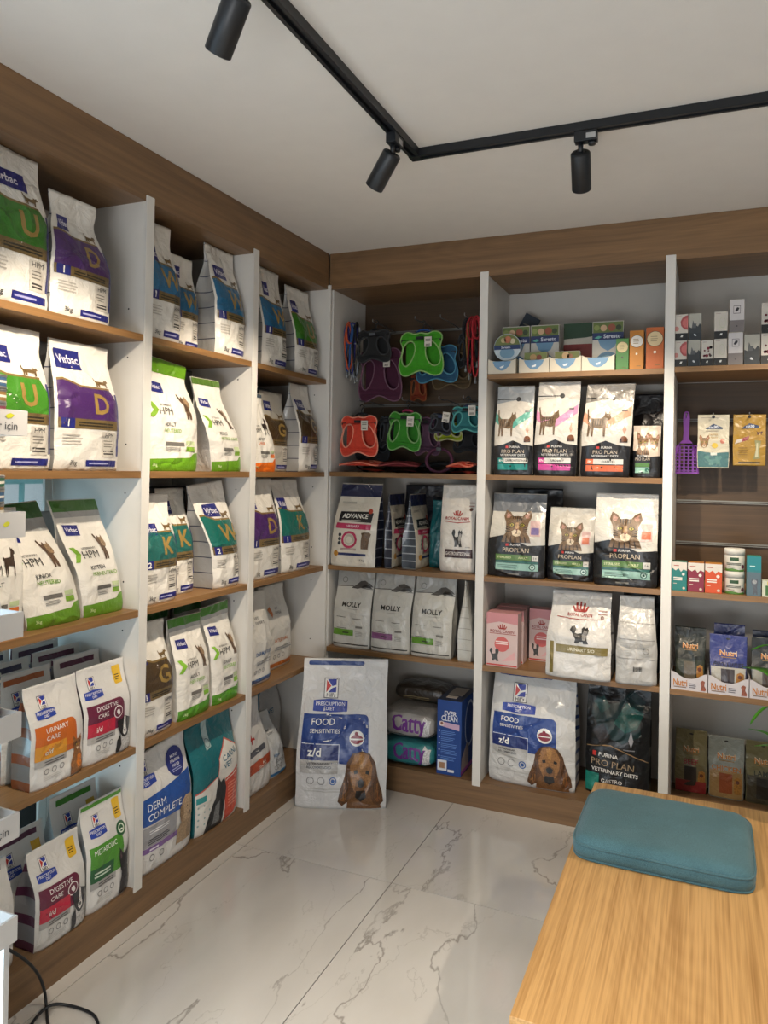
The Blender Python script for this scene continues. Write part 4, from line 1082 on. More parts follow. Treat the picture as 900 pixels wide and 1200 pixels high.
def proplan_cat(tall):
    def f(p):
        if tall: p.rect('grey_top', .0, .78, 1, .99, '#6d7176', 1)
        p.poly('black_base', [(0, 0), (1, 0), (1, .40), (.7, .385), (.5, .44), (.25, .50), (0, .46)], '#141417', 1)
        cat_face(p, .24, .42, .76, .80, '#6f573e')
        p.rect('photo_tag', .74, .50, .92, .68, '#c9a8a4', 1); p.rect('photo_tag', .76, .52, .9, .6, '#7a6a9a' if tall else '#c0694a', 2)
        p.rect('red_square', .32, .375, .37, .405, '#b8342e', 3); p.text('PURINA', .40, .378, .024 * p.h, '#dcd9d4', 3, 'L', .012, .26)
        p.text('PROPLAN', .5, .305, .05 * p.h, '#cbb9a0', 3, 'C', 0, .62)
        p.rect('green_bar', .14, .205, .78, .275, '#56783a', 2); p.rect('age_box', .79, .205, .90, .275, '#c9c6bf', 2); p.text('1+', .845, .225, .028 * p.h, '#26241f', 4, 'C', .01)
        p.text('STERILISED', .17, .228, .024 * p.h, '#d4d8a8', 3, 'L', .012, .3); p.text('ADULT', .55, .228, .024 * p.h, '#d4d8a8', 3, 'L', .008, .2)
        p.rect('teal_bar', .14, .175, .90, .20, '#2a5f58', 2); p.rect('teal_bar', .14, .09, .90, .172, '#8fb5a8', 2)
        p.lines(.18, .62, .11, .16, 3, '#3f5f56', 3); p.ell('seal', .80, .135, .014, '#27514a', 3); p.ell('seal', .80, .135, .010, '#b4ccc2', 4, hole=.5)
        p.lines(.36, .64, .035, .055, 1, '#77736a', 2, .8)
    return f
GC = 'black based cat food bags with a cat face'
bb('tall black and grey cat food bag with cat face next to the second upright', .826, 1.080, Q3, .378, .13, .03, '#c9c4ba', proplan_cat(True), foil('#121215'), group=GC, wtop=.97, lean=.02)
bb('smaller black and cream cat food bag with cat face between the taller two', 1.090, 1.290, Q3, .322, .11, .05, '#cfc9bd', proplan_cat(False), foil('#121215'), group=GC, lean=.02)
bb('large black and white cat food bag with cat face, rightmost of three', 1.298, 1.556, Q3, .392, .14, .0, '#d6d1c8', proplan_cat(False), foil('#121215'), group=GC, wr=.007, wtop=.98)
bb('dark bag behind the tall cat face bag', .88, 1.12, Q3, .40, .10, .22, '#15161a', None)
# royal bags, fourth tier
bb('large white bag with red crown mark and olive urinary band overhanging the shelf', 1.105, 1.378, Q4, .36, .15, -.035, '#d2cfca', royal('URINARY S/O', '#7d6f3c', '#dfd9c0', .72, .30, True, '#7d6f3c'), gusset('#a9a7a4', '#4a4a4c', .09, .1), wr=.008, wtop=.93, fold=.0, lean=.05)
def back_seam(p):
    p.rect('seam', .46, .06, .50, .82, '#b9b6b0', 1); 
    for t in (.30, .52, .70): p.rect('seam', .03, t, .97, t + .008, '#8e8c88', 1)
    p.lines(.1, .42, .34, .5, 6, '#b4b1aa', 1); p.lines(.55, .9, .34, .5, 6, '#b4b1aa', 1)
    for k in range(9): p.rect('barcode', .42 + .025 * k, .16, .42 + .025 * k + (.012 if k % 3 else .018), .215, '#33322f', 2)
    p.ell('small_print', .72, .4, .013, '#7d7a74', 2, hole=.8)
bb('silver bag seen from its seamed back side at the end of the fourth tier', 1.392, 1.556, Q4, .362, .15, -.015, '#b9b7b3', back_seam, gusset('#a5a4a1', '#77756f', .09, .05), wr=.006, yaw=.10, wtop=.85, tt=.5)
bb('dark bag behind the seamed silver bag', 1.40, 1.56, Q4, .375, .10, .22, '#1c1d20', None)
def black_bag(p):
    p.shape('animal_print', [(.0, .5), (.1, .85), (.3, .7), (.5, .75), (.75, 1), (1, .8), (.9, .5), (.95, .2), (.6, 0), (.3, .1)], .08, .48, .92, .93, '#0f2a2c', 1)
    p.shape('animal_print', [(0, .3), (.4, 1), (1, .7), (.8, .2), (.4, 0)], .44, .58, .9, .82, '#15504a', 2)
    p.shape('animal_print', [(0, .6), (.6, 1), (1, .4), (.5, 0)], .1, .72, .38, .86, '#123f3e', 2); p.shape('animal_print', [(0, .6), (.6, 1), (1, .4), (.5, 0)], .1, .46, .4, .64, '#2f2828', 2)
    p.poly('thin_line', [(.68, .52), (.72, .60), (.76, .52), (.72, .46)], '#9a9aa0', 3); p.lines(.6, .84, .43, .455, 1, '#77777c', 3)
    p.poly('gold_line', [(.02, .42), (.4, .45), (.98, .34), (.98, .347), (.4, .459), (.02, .428)], '#8d6f4a', 2)
    p.rect('red_square', .12, .345, .18, .385, '#b8342e', 3); p.text('PURINA', .22, .35, .032 * p.h, '#d8d5d0', 3, 'L', .012, .34, rot=-.05)
    p.text('PRO PLAN', .10, .27, .055 * p.h, '#9a8468', 3, 'L', 0, .72, rot=-.05); p.text('VETERINARY DIETS', .10, .215, .032 * p.h, '#d8d5d0', 3, 'L', .014, .8, rot=-.05)
    p.rect('teal_bar', .0, .02, .22, .19, '#1a7a6c', 2); p.text('GASTRO', .26, .12, .032 * p.h, '#d8d5d0', 3, 'L', .012)
bb('big black dog diet bag with teal cat-shaped art behind the bench', 1.262, 1.530, ZP, .49, .16, .11, '#101113', black_bag, gusset('#191a1d', '#7f7d78', .16, .25), wr=.008, wtop=1.0, tt=.55)

# pink packs
def pinkbox(p):
    p.poly('pink_top', [(0, .78), (.4, .84), (1, .80), (1, 1), (0, 1)], '#c28488', 1)
    p.shape('crown_mark', CROWN, .36, .70, .66, .80, '#9c2f26', 2); p.text('ROYAL CANIN', .5, .635, .05 * p.h, '#8a2f2c', 3, 'C', .014, .76); p.rect('thin_line', .1, .61, .95, .62, '#9c2f26', 2)
    p.ell('pink_disc', .5, .42, .034, '#c95f5c', 2); p.lines(.3, .7, .42, .50, 2, '#ecd8d4', 3, .5)
    p.shape('animal_print', FLUFFY, .1, .1, .42, .34, '#3a3634', 3); p.rect('base_line', .02, .02, .98, .045, '#c23a34', 2); p.poly('pink_top', [(.5, .1), (.9, .3), (.95, .15)], '#d8a4a4', 2)
GPK = 'pink cat pouch packs'
for lab, a0, a1, yf in (('pale pink cat pouch pack at the shelf front by the second upright', .828, .972, .02),
                        ('pink pouch pack directly behind the front pink pack', .835, .978, .11),
                        ('pink pouch pack standing deeper between front pack and large crown bag', .985, 1.10, .20),
                        ('rearmost pink pouch pack at the back of the shelf', .83, .97, .20)):
    make_box('pouch_pack', lab, a0, a1, yf, .075, Q4, .242, '#cdb4b0', pinkbox, 'box', GPK, topcol='#c08a8c')

# ------------------------------------------------------------------ litter bags and box on the plinth
def pillow(label, x0, x1, yf, d, z, h, body, design):
    w = x1 - x0
    root = thing('litter_bag', label, 'bag', ((x0 + x1) / 2, yf + d / 2, z), 0, 'cat litter bags')
    N, K = 22, 24; V = []; Fc = []; sd = hash_s(label) % 97
    def pt(s, a):
        u = 2 * s - 1
        k = (1 - abs(u) ** 5) ** .5 * .94 + .06
        ca, sa = cos(a), sin(a)
        y = d / 2 * k ** .4 * math.copysign(abs(ca) ** .6, ca); zz = h / 2 + h / 2 * k * math.copysign(abs(sa) ** .6, sa)
        n = noise.noise(Vector((s * 6 + sd, a * 1.5, sd))) * .006
        return Vector((w / 2 * u, y * (1 + n * 4), zz + n * k))
    for i in range(N + 1):
        for j in range(K): V.append(pt(i / N, 2 * pi * j / K))
    for i in range(N):
        for j in range(K):
            a, b = i * K + j, i * K + (j + 1) % K; Fc.append((a, a + K, b + K, b))
    Fc.append(tuple(range(K))); Fc.append(tuple(N * K + k for k in range(K))[::-1])
    mesh('body', V, Fc, foil(body), root, True)
    def fn(s, t, o):
        a = pi + (0.5 - t) * 1.9
        q = pt(s, a); q.y -= o + .0012
        return q
    p = Print(root, w, h, fn); design(p); p.done()
    return root
def catty(c1, c2):
    def f(p):
        p.rect('colour_panel', .03, .12, .97, .9, c1, 1)
        p.text('Catty', .56, .40, .38 * p.h, '#6d2f86', 4, 'C', .03, .62)
        p.rect('base_band', .03, .12, .97, .26, c2, 2); p.lines(.2, .6, .16, .22, 1, '#c8d8d8', 3)
        p.shape('animal_print', [(.2, 0), (.1, .5), (.3, 1), (.6, .8), (.9, .9), (.8, .3), (.9, 0)], .76, .2, .94, .85, '#c9c9c9', 2)
    return f
pillow('teal cat litter bag lying at the bottom of the two stacked', .298, .588, .02, .24, ZP, .128, '#2f6a70', catty('#2f7d80', '#1d5a64'))
pillow('grey cat litter bag lying on top of the teal litter bag', .290, .584, .025, .24, ZP + .127, .135, '#8a8886', catty('#a09d9a', '#4a4644'))
pillow('dark brown litter bag lying on top at the back of the plinth', .30, .585, .19, .18, ZP + .258, .085, '#3a332c', lambda p: p.lines(.2, .7, .3, .5, 2, '#8a7a5a'))
def ever(p):
    p.text('EVER', .30, .80, .058 * p.h, '#dfe2ea', 3, 'L', .02, .5); p.text('CLEAN', .18, .725, .068 * p.h, '#dfe2ea', 3, 'L', .02, .66)
    p.poly('pink_ribbon', [(.1, .65), (.92, .61), (.92, .69), (.1, .71)], '#c7a6c0', 1); p.ell('animal_print', .2, .68, .012, '#e0d4d0', 2); p.ell('animal_print', .2, .685, .007, '#8a5a4c', 3)
    for k in range(5): p.ell('bullet', .1, .585 - .085 * k, .0032, '#cfd8ec', 2); p.lines(.17, .86, .535 - .085 * k, .60 - .085 * k, 3, '#5f86c8', 2, .4, seed=k)
    p.rect('label_box', .04, .05, .42, .19, '#d8dce4', 1); p.rect('label_box', .12, .08, .34, .16, '#a07a5c', 2); p.rect('label_box', .46, .04, .72, .075, '#d8dce4', 1)
def ever_side(p):
    p.ell('white_arc', .55, .62, .075, '#b9c4d8', 1, ry=.11, hole=.88); p.poly('cat_picture', [(.0, .06), (.05, .24), (.2, .30), (.36, .38), (.5, .36), (.5, .05)], '#9a8c8a', 1); p.rect('pink_band', .0, .02, .9, .07, '#a04a9a', 2)
eb = make_box('litter_box', 'tall blue cat litter carton with white lettering beside the second upright', .598, .716, .022, .24, ZP, .345, '#153f86', ever, 'box', None, ever_side, topcol='#16213c')
box('handle_slot', -.035, -.03, .3458, .035, .09, .3475, card('#8d867e'), eb); box('handle_slot', -.03, -.08, .3458, .02, -.045, .347, card('#b5aca4'), eb)

# ------------------------------------------------------------------ collar boxes, second bay top tier
def collar_card(p):
    p.rect('photo_strip', .02, .78, .98, .985, '#5a6a34', 1)
    p.ell('photo_strip', .36, .87, .014, '#b89a7a', 2); p.ell('photo_strip', .62, .875, .016, '#8a4a34', 2); p.ell('photo_strip', .14, .88, .012, '#7d8a4c', 2); p.ell('photo_strip', .84, .87, .012, '#2f3c22', 2)
    p.rect('name_band', .0, .64, 1, .78, '#172a58', 1); p.text('Seresto', .36, .672, .075 * p.h, '#c8ccd8', 3, 'L', .02, .54); p.poly('name_band', [(.06, .68), (.2, .72), (.32, .70), (.2, .66)], '#4f9a8c', 2)
    p.poly('blue_arc', [(.18, .64), (.82, .64), (.72, .50), (.5, .42), (.28, .50)], '#5f86a4', 1)
    p.poly('blue_arc', [(.06, .1), (.12, .28), (.3, .38), (.5, .41), (.7, .38), (.88, .28), (.94, .1)], '#46708e', 1); p.poly('blue_arc', [(.14, .08), (.2, .24), (.34, .32), (.5, .345), (.66, .32), (.8, .24), (.86, .08)], '#5d8ba6', 2)
GS = 'flea collar boxes'
for lab, a0, a1, yf in (('flea collar box behind the round tin in the leftmost tray', .862, .990, .085), ('flea collar box in the second tray from the second upright', .995, 1.122, .085),
                        ('tall flea collar box in the rightmost white tray', 1.268, 1.400, .085)):
    make_box('collar_box', lab, a0, a1, yf, .05, Q1, .225, '#b7b4ac', collar_card, 'box', GS, topcol='#6a6a58')
make_box('collar_box', 'dark blue carton tipped up at the back left corner of the top tier', .85, .93, .30, .05, Q1 + .20, .13, '#22303f', lambda p: p.lines(.15, .85, .3, .7, 3, '#6a6a60'), 'box', None, yaw=.3).rotation_euler[1] = radians(28)
make_box('collar_box', 'plain dark carton standing at the back left under the tipped carton', .84, .95, .28, .09, Q1, .188, '#3a3f44', None, 'box')
def gwr(p):
    p.poly('green_panel', [(0, .70), (.4, .72), (1, .80), (1, 1), (0, 1)], '#173a20', 1); p.rect('red_panel', .0, .18, .62, .60, '#7a1f1a', 1); p.rect('red_panel', .62, .10, .95, .22, '#5a1a1a', 1)
    p.rect('brown_tag', .64, .50, .78, .64, '#4a2f22', 2)
make_box('carton', 'wide carton with green, white and red bands behind the trays', 1.130, 1.372, .16, .06, Q1, .238, '#b9b2a4', gwr, 'box')
# round tin
rt = thing('round_tin', 'round pale blue flea collar tin propped in the leftmost tray', 'tin', (.897, .052, Q1 + .062), 0, None)
N = 28
V = [(0, -.012, .062)] + [(.062 * cos(2 * pi * k / N), -.012, .062 + .062 * sin(2 * pi * k / N)) for k in range(N)] + [(.062 * cos(2 * pi * k / N), .012, .062 + .062 * sin(2 * pi * k / N)) for k in range(N)] + [(0, .012, .062)]
Fc = [(0, 1 + (k + 1) % N, 1 + k) for k in range(N)] + [(1 + k, 1 + (k + 1) % N, N + 1 + (k + 1) % N, N + 1 + k) for k in range(N)] + [(2 * N + 1, N + 1 + k, N + 1 + (k + 1) % N) for k in range(N)]
mesh('tin_body', V, [f[::-1] for f in Fc], card('#b9c6cc'), rt)
p = Print(rt, .124, .124, lambda s, t, o: Vector(((s - .5) * .124, -.012 - o, t * .124)), .2, .0006, .0003, card)
p.poly('photo_strip', [(.5 + .48 * cos(a), .5 + .48 * sin(a)) for a in [radians(8 + 164 * k / 12) for k in range(13)]], '#66703c', 1)
p.ell('photo_strip', .52, .78, .016, '#b06a4a', 2); p.ell('photo_strip', .36, .76, .012, '#a89a72', 2); p.ell('photo_strip', .7, .72, .012, '#c4b89a', 2)
p.rect('name_band', .01, .42, .99, .58, '#16305e', 2); p.text('Seresto', .28, .46, .0095, '#d0d4e0', 4, 'L', .02, .56)
p.ell('blue_disc', .5, .30, .034, '#6f94ac', 1, ry=.026); p.done()
def tray(label, x0, x1):
    w = x1 - x0; h = .068; root = thing('display_tray', label, 'tray', ((x0 + x1) / 2, .06, Q1), 0, 'white counter trays with blue arc')
    m = card('#cfc6b4')
    # front lip with dipped top edge, sides, floor
    V = []; Fc = []
    n = 10; pts = [(-w / 2 + w * k / n, h - .012 * sin(pi * k / n) ** .4) for k in range(n + 1)]
    for yy in (-.052, -.050):
        for x_, z_ in pts: V.append((x_, yy, z_))
        for x_, z_ in pts: V.append((x_, yy, 0))
    m_ = 2 * (n + 1)
    for k in range(n):
        Fc += [(n + 1 + k, n + 2 + k, k + 1, k), (m_ + k, m_ + k + 1, m_ + n + 2 + k, m_ + n + 1 + k), (k, k + 1, m_ + k + 1, m_ + k)]
    mesh('front_lip', V, Fc, m, root)
    bm = bmesh.new(); bx(bm, -w / 2, -.05, 0, -w / 2 + .002, .05, h); bx(bm, w / 2 - .002, -.05, 0, w / 2, .05, h); bx(bm, -w / 2 + .002, -.05, 0, w / 2 - .002, .05, .002); bx(bm, -w / 2 + .002, .048, .002, w / 2 - .002, .05, h)
    bm_obj('tray_body', bm, m, root)
    p = Print(root, w, h, lambda s, t, o: Vector(((s - .5) * w, -.052 - o, t * h)), .2, .0005, .0003, card)
    p.poly('blue_arc', [(.16, .83), (.84, .83), (.76, .5), (.62, .26), (.5, .2), (.38, .26), (.24, .5)], '#6f94b4', 1); p.poly('white_mark', [(.42, .44), (.58, .56), (.56, .40), (.46, .36)], '#dfe2e2', 2)
    p.done()
for lab, a0, a1 in (('white tray with blue arc next to the second upright, holding the round tin', .818, .945), ('white tray with blue arc, second from the second upright', .960, 1.094),
                    ('white tray with blue arc in front of the green and red carton', 1.097, 1.232), ('white tray with blue arc, rightmost beside the green remedy box', 1.235, 1.372)):
    tray(lab, a0, a1)
make_box('collar_box', 'low flea collar box showing a dog photo inside the third tray', 1.112, 1.222, .035, .04, Q1 + .004, .09, '#a9a698', lambda p: (p.rect('photo_strip', .02, .5, .98, .98, '#6a703a', 1), p.ell('photo_strip', .45, .78, .016, '#b99a72', 2), p.ell('photo_strip', .62, .74, .012, '#8a5a3c', 2)), 'box', GS)
make_box('collar_box', 'low flea collar box inside the second tray', .978, 1.08, .030, .04, Q1 + .004, .09, '#8d8a6c', lambda p: (p.rect('photo_strip', .02, .5, .98, .98, '#707a44', 1), p.ell('photo_strip', .4, .75, .015, '#a98a5a', 2), p.ell('photo_strip', .66, .74, .012, '#7a3a2a', 2)), 'box', GS)
def remedy(c, disc):
    def f(p):
        p.ell('pale_disc', .5, .72, p.w * .47, '#2a2018', 1, hole=.94); p.ell('pale_disc', .5, .72, p.w * .44, disc, 2)
        p.lines(.26, .72, .66, .82, 3, '#9a8a6a', 3, .35); p.ell('animal_print', .5, .40, p.w * .08, '#e6e0d0' if c != '#3f7a3a' else '#26241f', 2); p.lines(.5, .9, .08, .12, 1, '#6a5a30', 2)
    return f
make_box('remedy_box', 'small green box with pale disc beside the rightmost tray', 1.376, 1.428, .02, .05, Q1, .135, '#3f7a3a', remedy('#3f7a3a', '#c8b98a'))
make_box('remedy_box', 'yellow-orange box with white disc between green and orange boxes', 1.432, 1.489, .015, .05, Q1, .165, '#b5741e', remedy('#b5741e', '#d8d4cc'))
make_box('remedy_box', 'wide orange box with cream disc beside the third upright', 1.498, 1.568, .015, .06, Q1, .175, '#b55c26', remedy('#b55c26', '#d2bd94'))

# ------------------------------------------------------------------ supplement boxes, third bay top tier
def supp(kind):
    def f(p):
        top = .30
        if kind == 'grey':
            p.rect('white_panel', .02, .36, .98, .98, '#c9c4c4', 1); p.rect('grey_base', .0, 0, 1, .36, '#77706f', 1); p.rect('frame_mark', .26, .56, .74, .80, '#4a4648', 2); p.rect('frame_mark', .29, .575, .71, .785, '#c9c4c4', 3); p.poly('frame_mark', [(.36, .64), (.5, .75), (.66, .73), (.6, .66), (.45, .61)], '#26242a', 4)
            p.ell('frame_mark', .5, .18, p.w * .06, '#4a4648', 2)
            return
        if kind == 'dog':
            p.rect('photo', .0, .0, 1, 1, '#a8a69c', 1); p.poly('photo', [(0, 0), (1, 0), (1, .55), (.85, .62), (.7, .5), (.4, .62), (.2, .45), (0, .5)], '#2f3438', 2); p.poly('photo', [(.2, .45), (.3, .75), (.42, .6), (.6, .62), (.55, .45)], '#55585a', 3)
            p.ell('white_mark', .45, .2, p.w * .08, '#c9ccd0', 4); p.rect('black_base', 0, 0, 1, .26, '#232a30', 3); p.poly('white_mark', [(.4, .16), (.55, .2), (.6, .14)], '#c9ccd0', 5)
            return
        p.rect('black_base', 0, 0, 1, top - .02, '#17191a', 1); p.poly('white_mark', [(.4, .13), (.48, .2), (.62, .2), (.56, .12)], '#d8d8d4', 2)
        p.lines(.12, .6, .92, .95, 1, '#8a6a64')
        if kind == 'melon':
            p.poly('fruit_art', [(.98, .95), (.98, .40), (.7, .42), (.46, .55), (.40, .72), (.55, .86), (.8, .94)], '#a04a4a', 2); p.poly('fruit_art', [(.98, .86), (.98, .48), (.72, .5), (.56, .6), (.54, .70), (.66, .8)], '#c26a68', 3); p.ell('fruit_art', .1, .45, p.w * .2, '#c08078', 2)
        if kind == 'berry':
            rn = random.Random(4)
            for k in range(11): p.ell('fruit_art', rn.uniform(.12, .88), rn.uniform(.36, .8), p.w * rn.uniform(.06, .15), ('#5a1a22', '#7d2030', '#26181c')[k % 3], 2)
        if kind == 'line':
            p.ell('fruit_art', .62, .6, p.w * .24, '#b4b89c', 2, ry=p.h * .2, hole=.92); p.ell('fruit_art', .45, .48, p.w * .12, '#c2c4ac', 2, ry=p.h * .1, hole=.85)
    return f
zt = Q1 + .004
px = lambda a: 1.612 + (a - 790) * .00337
rows = [('melon', 790, 804, 0, .108, 'supplement box with watermelon art, lower row next to the third upright'), ('dog', 805, 819, 0, .108, 'grey supplement box with dog photo, lower row beside watermelon box'),
        ('berry', 820, 833, 0, .105, 'narrow supplement box with dark red berries, lower row'), ('line', 834, 848.5, 0, .108, 'white supplement box with faint green outline art, lower row'),
        ('grey', 849.5, 866, 0, .132, 'white and grey supplement box with framed mark, lower row'), ('dog', 867, 884, 0, .12, 'grey supplement box with black dog photo, right of the framed-mark box'),
        ('berry', 885, 902, 0, .122, 'large supplement box with dark red berries, lower row at the right edge'),
        ('melon', 790, 805, .109, .108, 'supplement box with watermelon art stacked in the upper row'), ('dog', 806, 820, .109, .108, 'grey supplement box with dog photo stacked in the upper row'),
        ('line', 834, 849, .109, .110, 'white supplement box with faint green outline art stacked in the upper row'), ('grey', 850.5, 867, .133, .132, 'white and grey supplement box with framed mark stacked in the upper row'),
        ('berry', 885, 902, .123, .12, 'large supplement box with dark red berries stacked at the right edge')]
for kind, a, b, dz, h, lab in rows:
    make_box('supplement_box', lab, px(a), px(b) - .001, .012, .05, zt + dz, h, '#c6c0b6', supp(kind), 'box', 'small supplement boxes')

# ------------------------------------------------------------------ third bay, boxes and jars on the third tier
def vit(c, c2):
    def f(p):
        p.poly('white_top', [(0, .78), (.25, .70), (.45, .78), (.6, .66), (.78, .76), (1, .70), (1, 1), (0, 1)], '#cdc6bc', 1); p.lines(.12, .6, .86, .93, 1, '#a04a44', 2)
        p.ell('seal', .76, .58, p.w * .1, '#d8d4cc', 2); p.lines(.1, .7, .36, .50, 2, '#dcd6cc', 2, .6); p.lines(.1, .4, .24, .30, 1, '#c8b8a8', 2); p.ell('small_print', .8, .1, p.w * .09, c2, 2)
    return f
for lab, a0, a1, c, t in (('teal vitamin box next to the third upright', 1.614, 1.671, '#17706c', '#2f6a58'), ('maroon vitamin box between teal and orange boxes', 1.675, 1.736, '#7c1f36', '#a86a2c'), ('orange vitamin box beside the white jars', 1.740, 1.803, '#c4491c', '#b87a2c')):
    make_box('vitamin_box', lab, a0, a1, .012, .06, Q3, .118, c, vit(c, '#c9b9a4'), 'box', 'vitamin boxes', topcol=t)
def jar(label, z):
    root = thing('supplement_jar', label, 'jar', (1.849, .058, z), 0, 'white supplement jars')
    r = .038
    lathe('jar_body', [(0, 0), (r - .003, 0), (r, .004), (r, .062), (r - .002, .066), (0, .066)], pm('#d2cec2', .35), root)
    lathe('lid', [(0, .066), (r + .001, .066), (r + .001, .088), (r - .001, .091), (0, .091)], pm('#d8d5cc', .4), root)
    p = Print(root, r * 2.2, .066, lambda s, t, o: Vector(((r + o) * sin((s - .5) * 2.2), -(r + o) * cos((s - .5) * 2.2), t * .066)), .008, .0004, .0003, card)
    p.rect('green_label', .28, .66, .68, .86, '#2f4f34', 1); p.lines(.1, .8, .4, .56, 2, '#3a463a', 2, .5); p.lines(.2, .6, .26, .34, 1, '#7a5a4a', 2)
    p.poly('green_base', [(.0, .02), (1, .02), (1, .14), (.7, .1), (.4, .2), (.15, .14), (0, .2)], '#4f7a34', 1); p.ell('fruit_art', .9, .3, .008, '#5a2a3a', 2); p.done()
jar('white supplement jar at the bottom of the stack of two', Q3); jar('white supplement jar stacked on top of the other', Q3 + .0915)
def tealbox(p):
    p.rect('teal_top', 0, .66, 1, 1, '#1d8088', 1); p.rect('grey_panel', 0, 0, 1, .6, '#566a74', 1); p.shape('animal_print', FLUFFY, .3, .04, .8, .46, '#3a3f46', 2); p.ell('animal_print', .55, .36, .008, '#8d8f90', 3); p.lines(.2, .7, .74, .8, 1, '#bfe0e0', 2)
make_box('vitamin_box', 'tall teal and grey box with cat picture right of the jars', 1.893, 1.944, .012, .05, Q3, .158, '#2a7a80', tealbox, topcol='#2f8a70')
make_box('vitamin_box', 'small white and green box at the right edge of the third tier', 1.948, 2.01, .012, .05, Q3, .065, '#c9ccb8', lambda p: (p.rect('green_label', .2, .1, .6, .7, '#3f6a34', 1), p.rect('green_label', .3, .75, .8, .95, '#c9b23e', 1)))

# ------------------------------------------------------------------ treat pouches and printed trays, fourth tier
def ptray(label, x0, x1):
    w = x1 - x0; root = thing('display_tray', label, 'tray', ((x0 + x1) / 2, .07, Q4), 0, 'white printed treat trays'); m = card('#c4bec0')
    n = 12; pts = [(-w / 2 + w * k / n, .048 + .026 * (.5 + .5 * cos(2 * pi * k / n)) ** 1.5) for k in range(n + 1)]
    V = []; Fc = []
    for yy in (-.062, -.060):
        for x_, z_ in pts: V.append((x_, yy, z_))
        for x_, z_ in pts: V.append((x_, yy, 0))
    m_ = 2 * (n + 1)
    for k in range(n): Fc += [(n + 1 + k, n + 2 + k, k + 1, k), (m_ + k, m_ + k + 1, m_ + n + 2 + k, m_ + n + 1 + k), (k, k + 1, m_ + k + 1, m_ + k)]
    mesh('front_lip', V, Fc, m, root)
    bm = bmesh.new(); bx(bm, -w / 2, -.06, 0, -w / 2 + .002, .13, .075); bx(bm, w / 2 - .002, -.06, 0, w / 2, .13, .075); bx(bm, -w / 2 + .002, -.06, 0, w / 2 - .002, .13, .002)
    bm_obj('tray_body', bm, m, root)
    p = Print(root, w, .05, lambda s, t, o: Vector(((s - .5) * w, -.062 - o, t * .05)), .2, .0005, .0003, card)
    p.text('Nutri', .07, .34, .026, '#b8742c', 3, 'L', .02, .38); p.rect('gold_line', .08, .2, .42, .26, '#7a5a3c', 2); p.lines(.5, .72, .25, .7, 3, '#55505a', 2, .4)
    p.shape('animal_print', [(.1, 0), (.2, .5), (.05, .8), (.4, 1), (.8, .9), (.7, .5), (1, .2), (.9, 0)], .8, .1, .96, .95, '#8a4a34', 2); p.done()
ptray('printed treat tray next to the third upright', 1.616, 1.755); ptray('printed treat tray holding the blue pouch', 1.758, 1.906); ptray('printed treat tray at the right edge', 1.909, 2.055)
def treat(c_top, c_low, word, wcol, meat):
    def f(p):
        p.poly('colour_panel', [(.02, .45), (.98, .45), (.98, .99), (.02, .99)], c_top, 1); p.rect('pale_panel', .02, .02, .98, .45, c_low, 1)
        p.text('Nutri', .5, .64, .085 * p.h, '#b8742c', 4, 'C', .02, .5); p.text('Nutri', .505, .645, .085 * p.h, '#e0d8c0', 3, 'C', .03, .5); p.rect('gold_line', .3, .605, .72, .62, '#8a6a3c', 3)
        p.text(word, .5, .455, .075 * p.h, wcol, 4, 'C', .02, .84); p.rect('window_patch', .3, .1, .68, .42, meat, 3)
        p.shape('animal_print', [(.1, 0), (.0, .5), (.1, .9), (.5, 1), (.95, .9), (1, .4), (.9, 0)], .72, .1, .95, .38, '#9a6a2c', 3); p.ell('animal_print', .83, .3, .008, '#5a2c1c', 4)
        p.ell('hang_hole', .5, .93, .008, '#1c1c20', 3, ry=.004)
    return f
GT = 'dog treat pouches'
def pouch(label, a0, a1, z, h, d, front, body, des, **k):
    return make_bag('treat_pouch', label, 'pouch', 'B', a0, a1, z, h, d, front, body, des, None, GT, ts=.9, tt=.2, pinch=0, wr=.003, **k)
pouch('dark olive treat pouch next to the third upright, fourth tier', 1.628, 1.745, Q4 + .003, .235, .05, .075, '#23271f', treat('#1e231d', '#2f3428', 'LAMB LUNG', '#0f110d', '#5f5648'), lean=.03)
pouch('blue treat pouch with pale lower half leaning in the middle tray', 1.766, 1.896, Q4 + .003, .225, .05, .03, '#26316c', treat('#2a3474', '#a8a49a', 'VENISON & RAWHIDE', '#1c1c24', '#3c3436'), wtop=1.08, lean=.03)
pouch('dark blue treat pouch behind the leaning blue pouch', 1.778, 1.895, Q4 + .003, .26, .05, .10, '#1b2458', None, lean=.02)
pouch('dark treat pouch with pale label at the right edge, fourth tier', 1.918, 2.045, Q4 + .003, .225, .05, .045, '#2a2f30', treat('#1a2024', '#8d8a80', 'BEEF & RICE', '#2a1a16', '#4a4038'), lean=.03)
pouch('navy treat pouch behind the pale label pouch', 1.925, 2.04, Q4 + .003, .245, .05, .10, '#182038', None, lean=.02)
pouch('pale green treat pouch standing at the back left of the plinth', 1.628, 1.758, ZP, .272, .06, .31, '#7a7454', treat('#77704e', '#6a6244', 'BEEF', '#8a2030', '#26201c'))
pouch('silver and gold chicken treat pouch between beef and lamb pouches', 1.768, 1.905, ZP, .262, .06, .305, '#8f938c', treat('#8a8f88', '#97784a', 'CHICKEN', '#b06a1c', '#8a4420'), wtop=1.05)
pouch('olive lamb treat pouch at the right edge behind the cushion', 1.915, 2.05, ZP, .262, .06, .31, '#6a6444', treat('#6a6444', '#3a3424', 'LAMB', '#26281c', '#17150f'))
for o in [o for o in bpy.data.objects if o.get('label', '').startswith('pale green treat pouch')]:
    o['label'] = 'olive treat pouch with red beef lettering at the back left of the plinth'
box('red_band', -.062, -.034, .005, .062, -.0315, .055, foil('#7a1a1c'), [o for o in bpy.data.objects if 'red beef lettering' in o.get('label', '')][0])

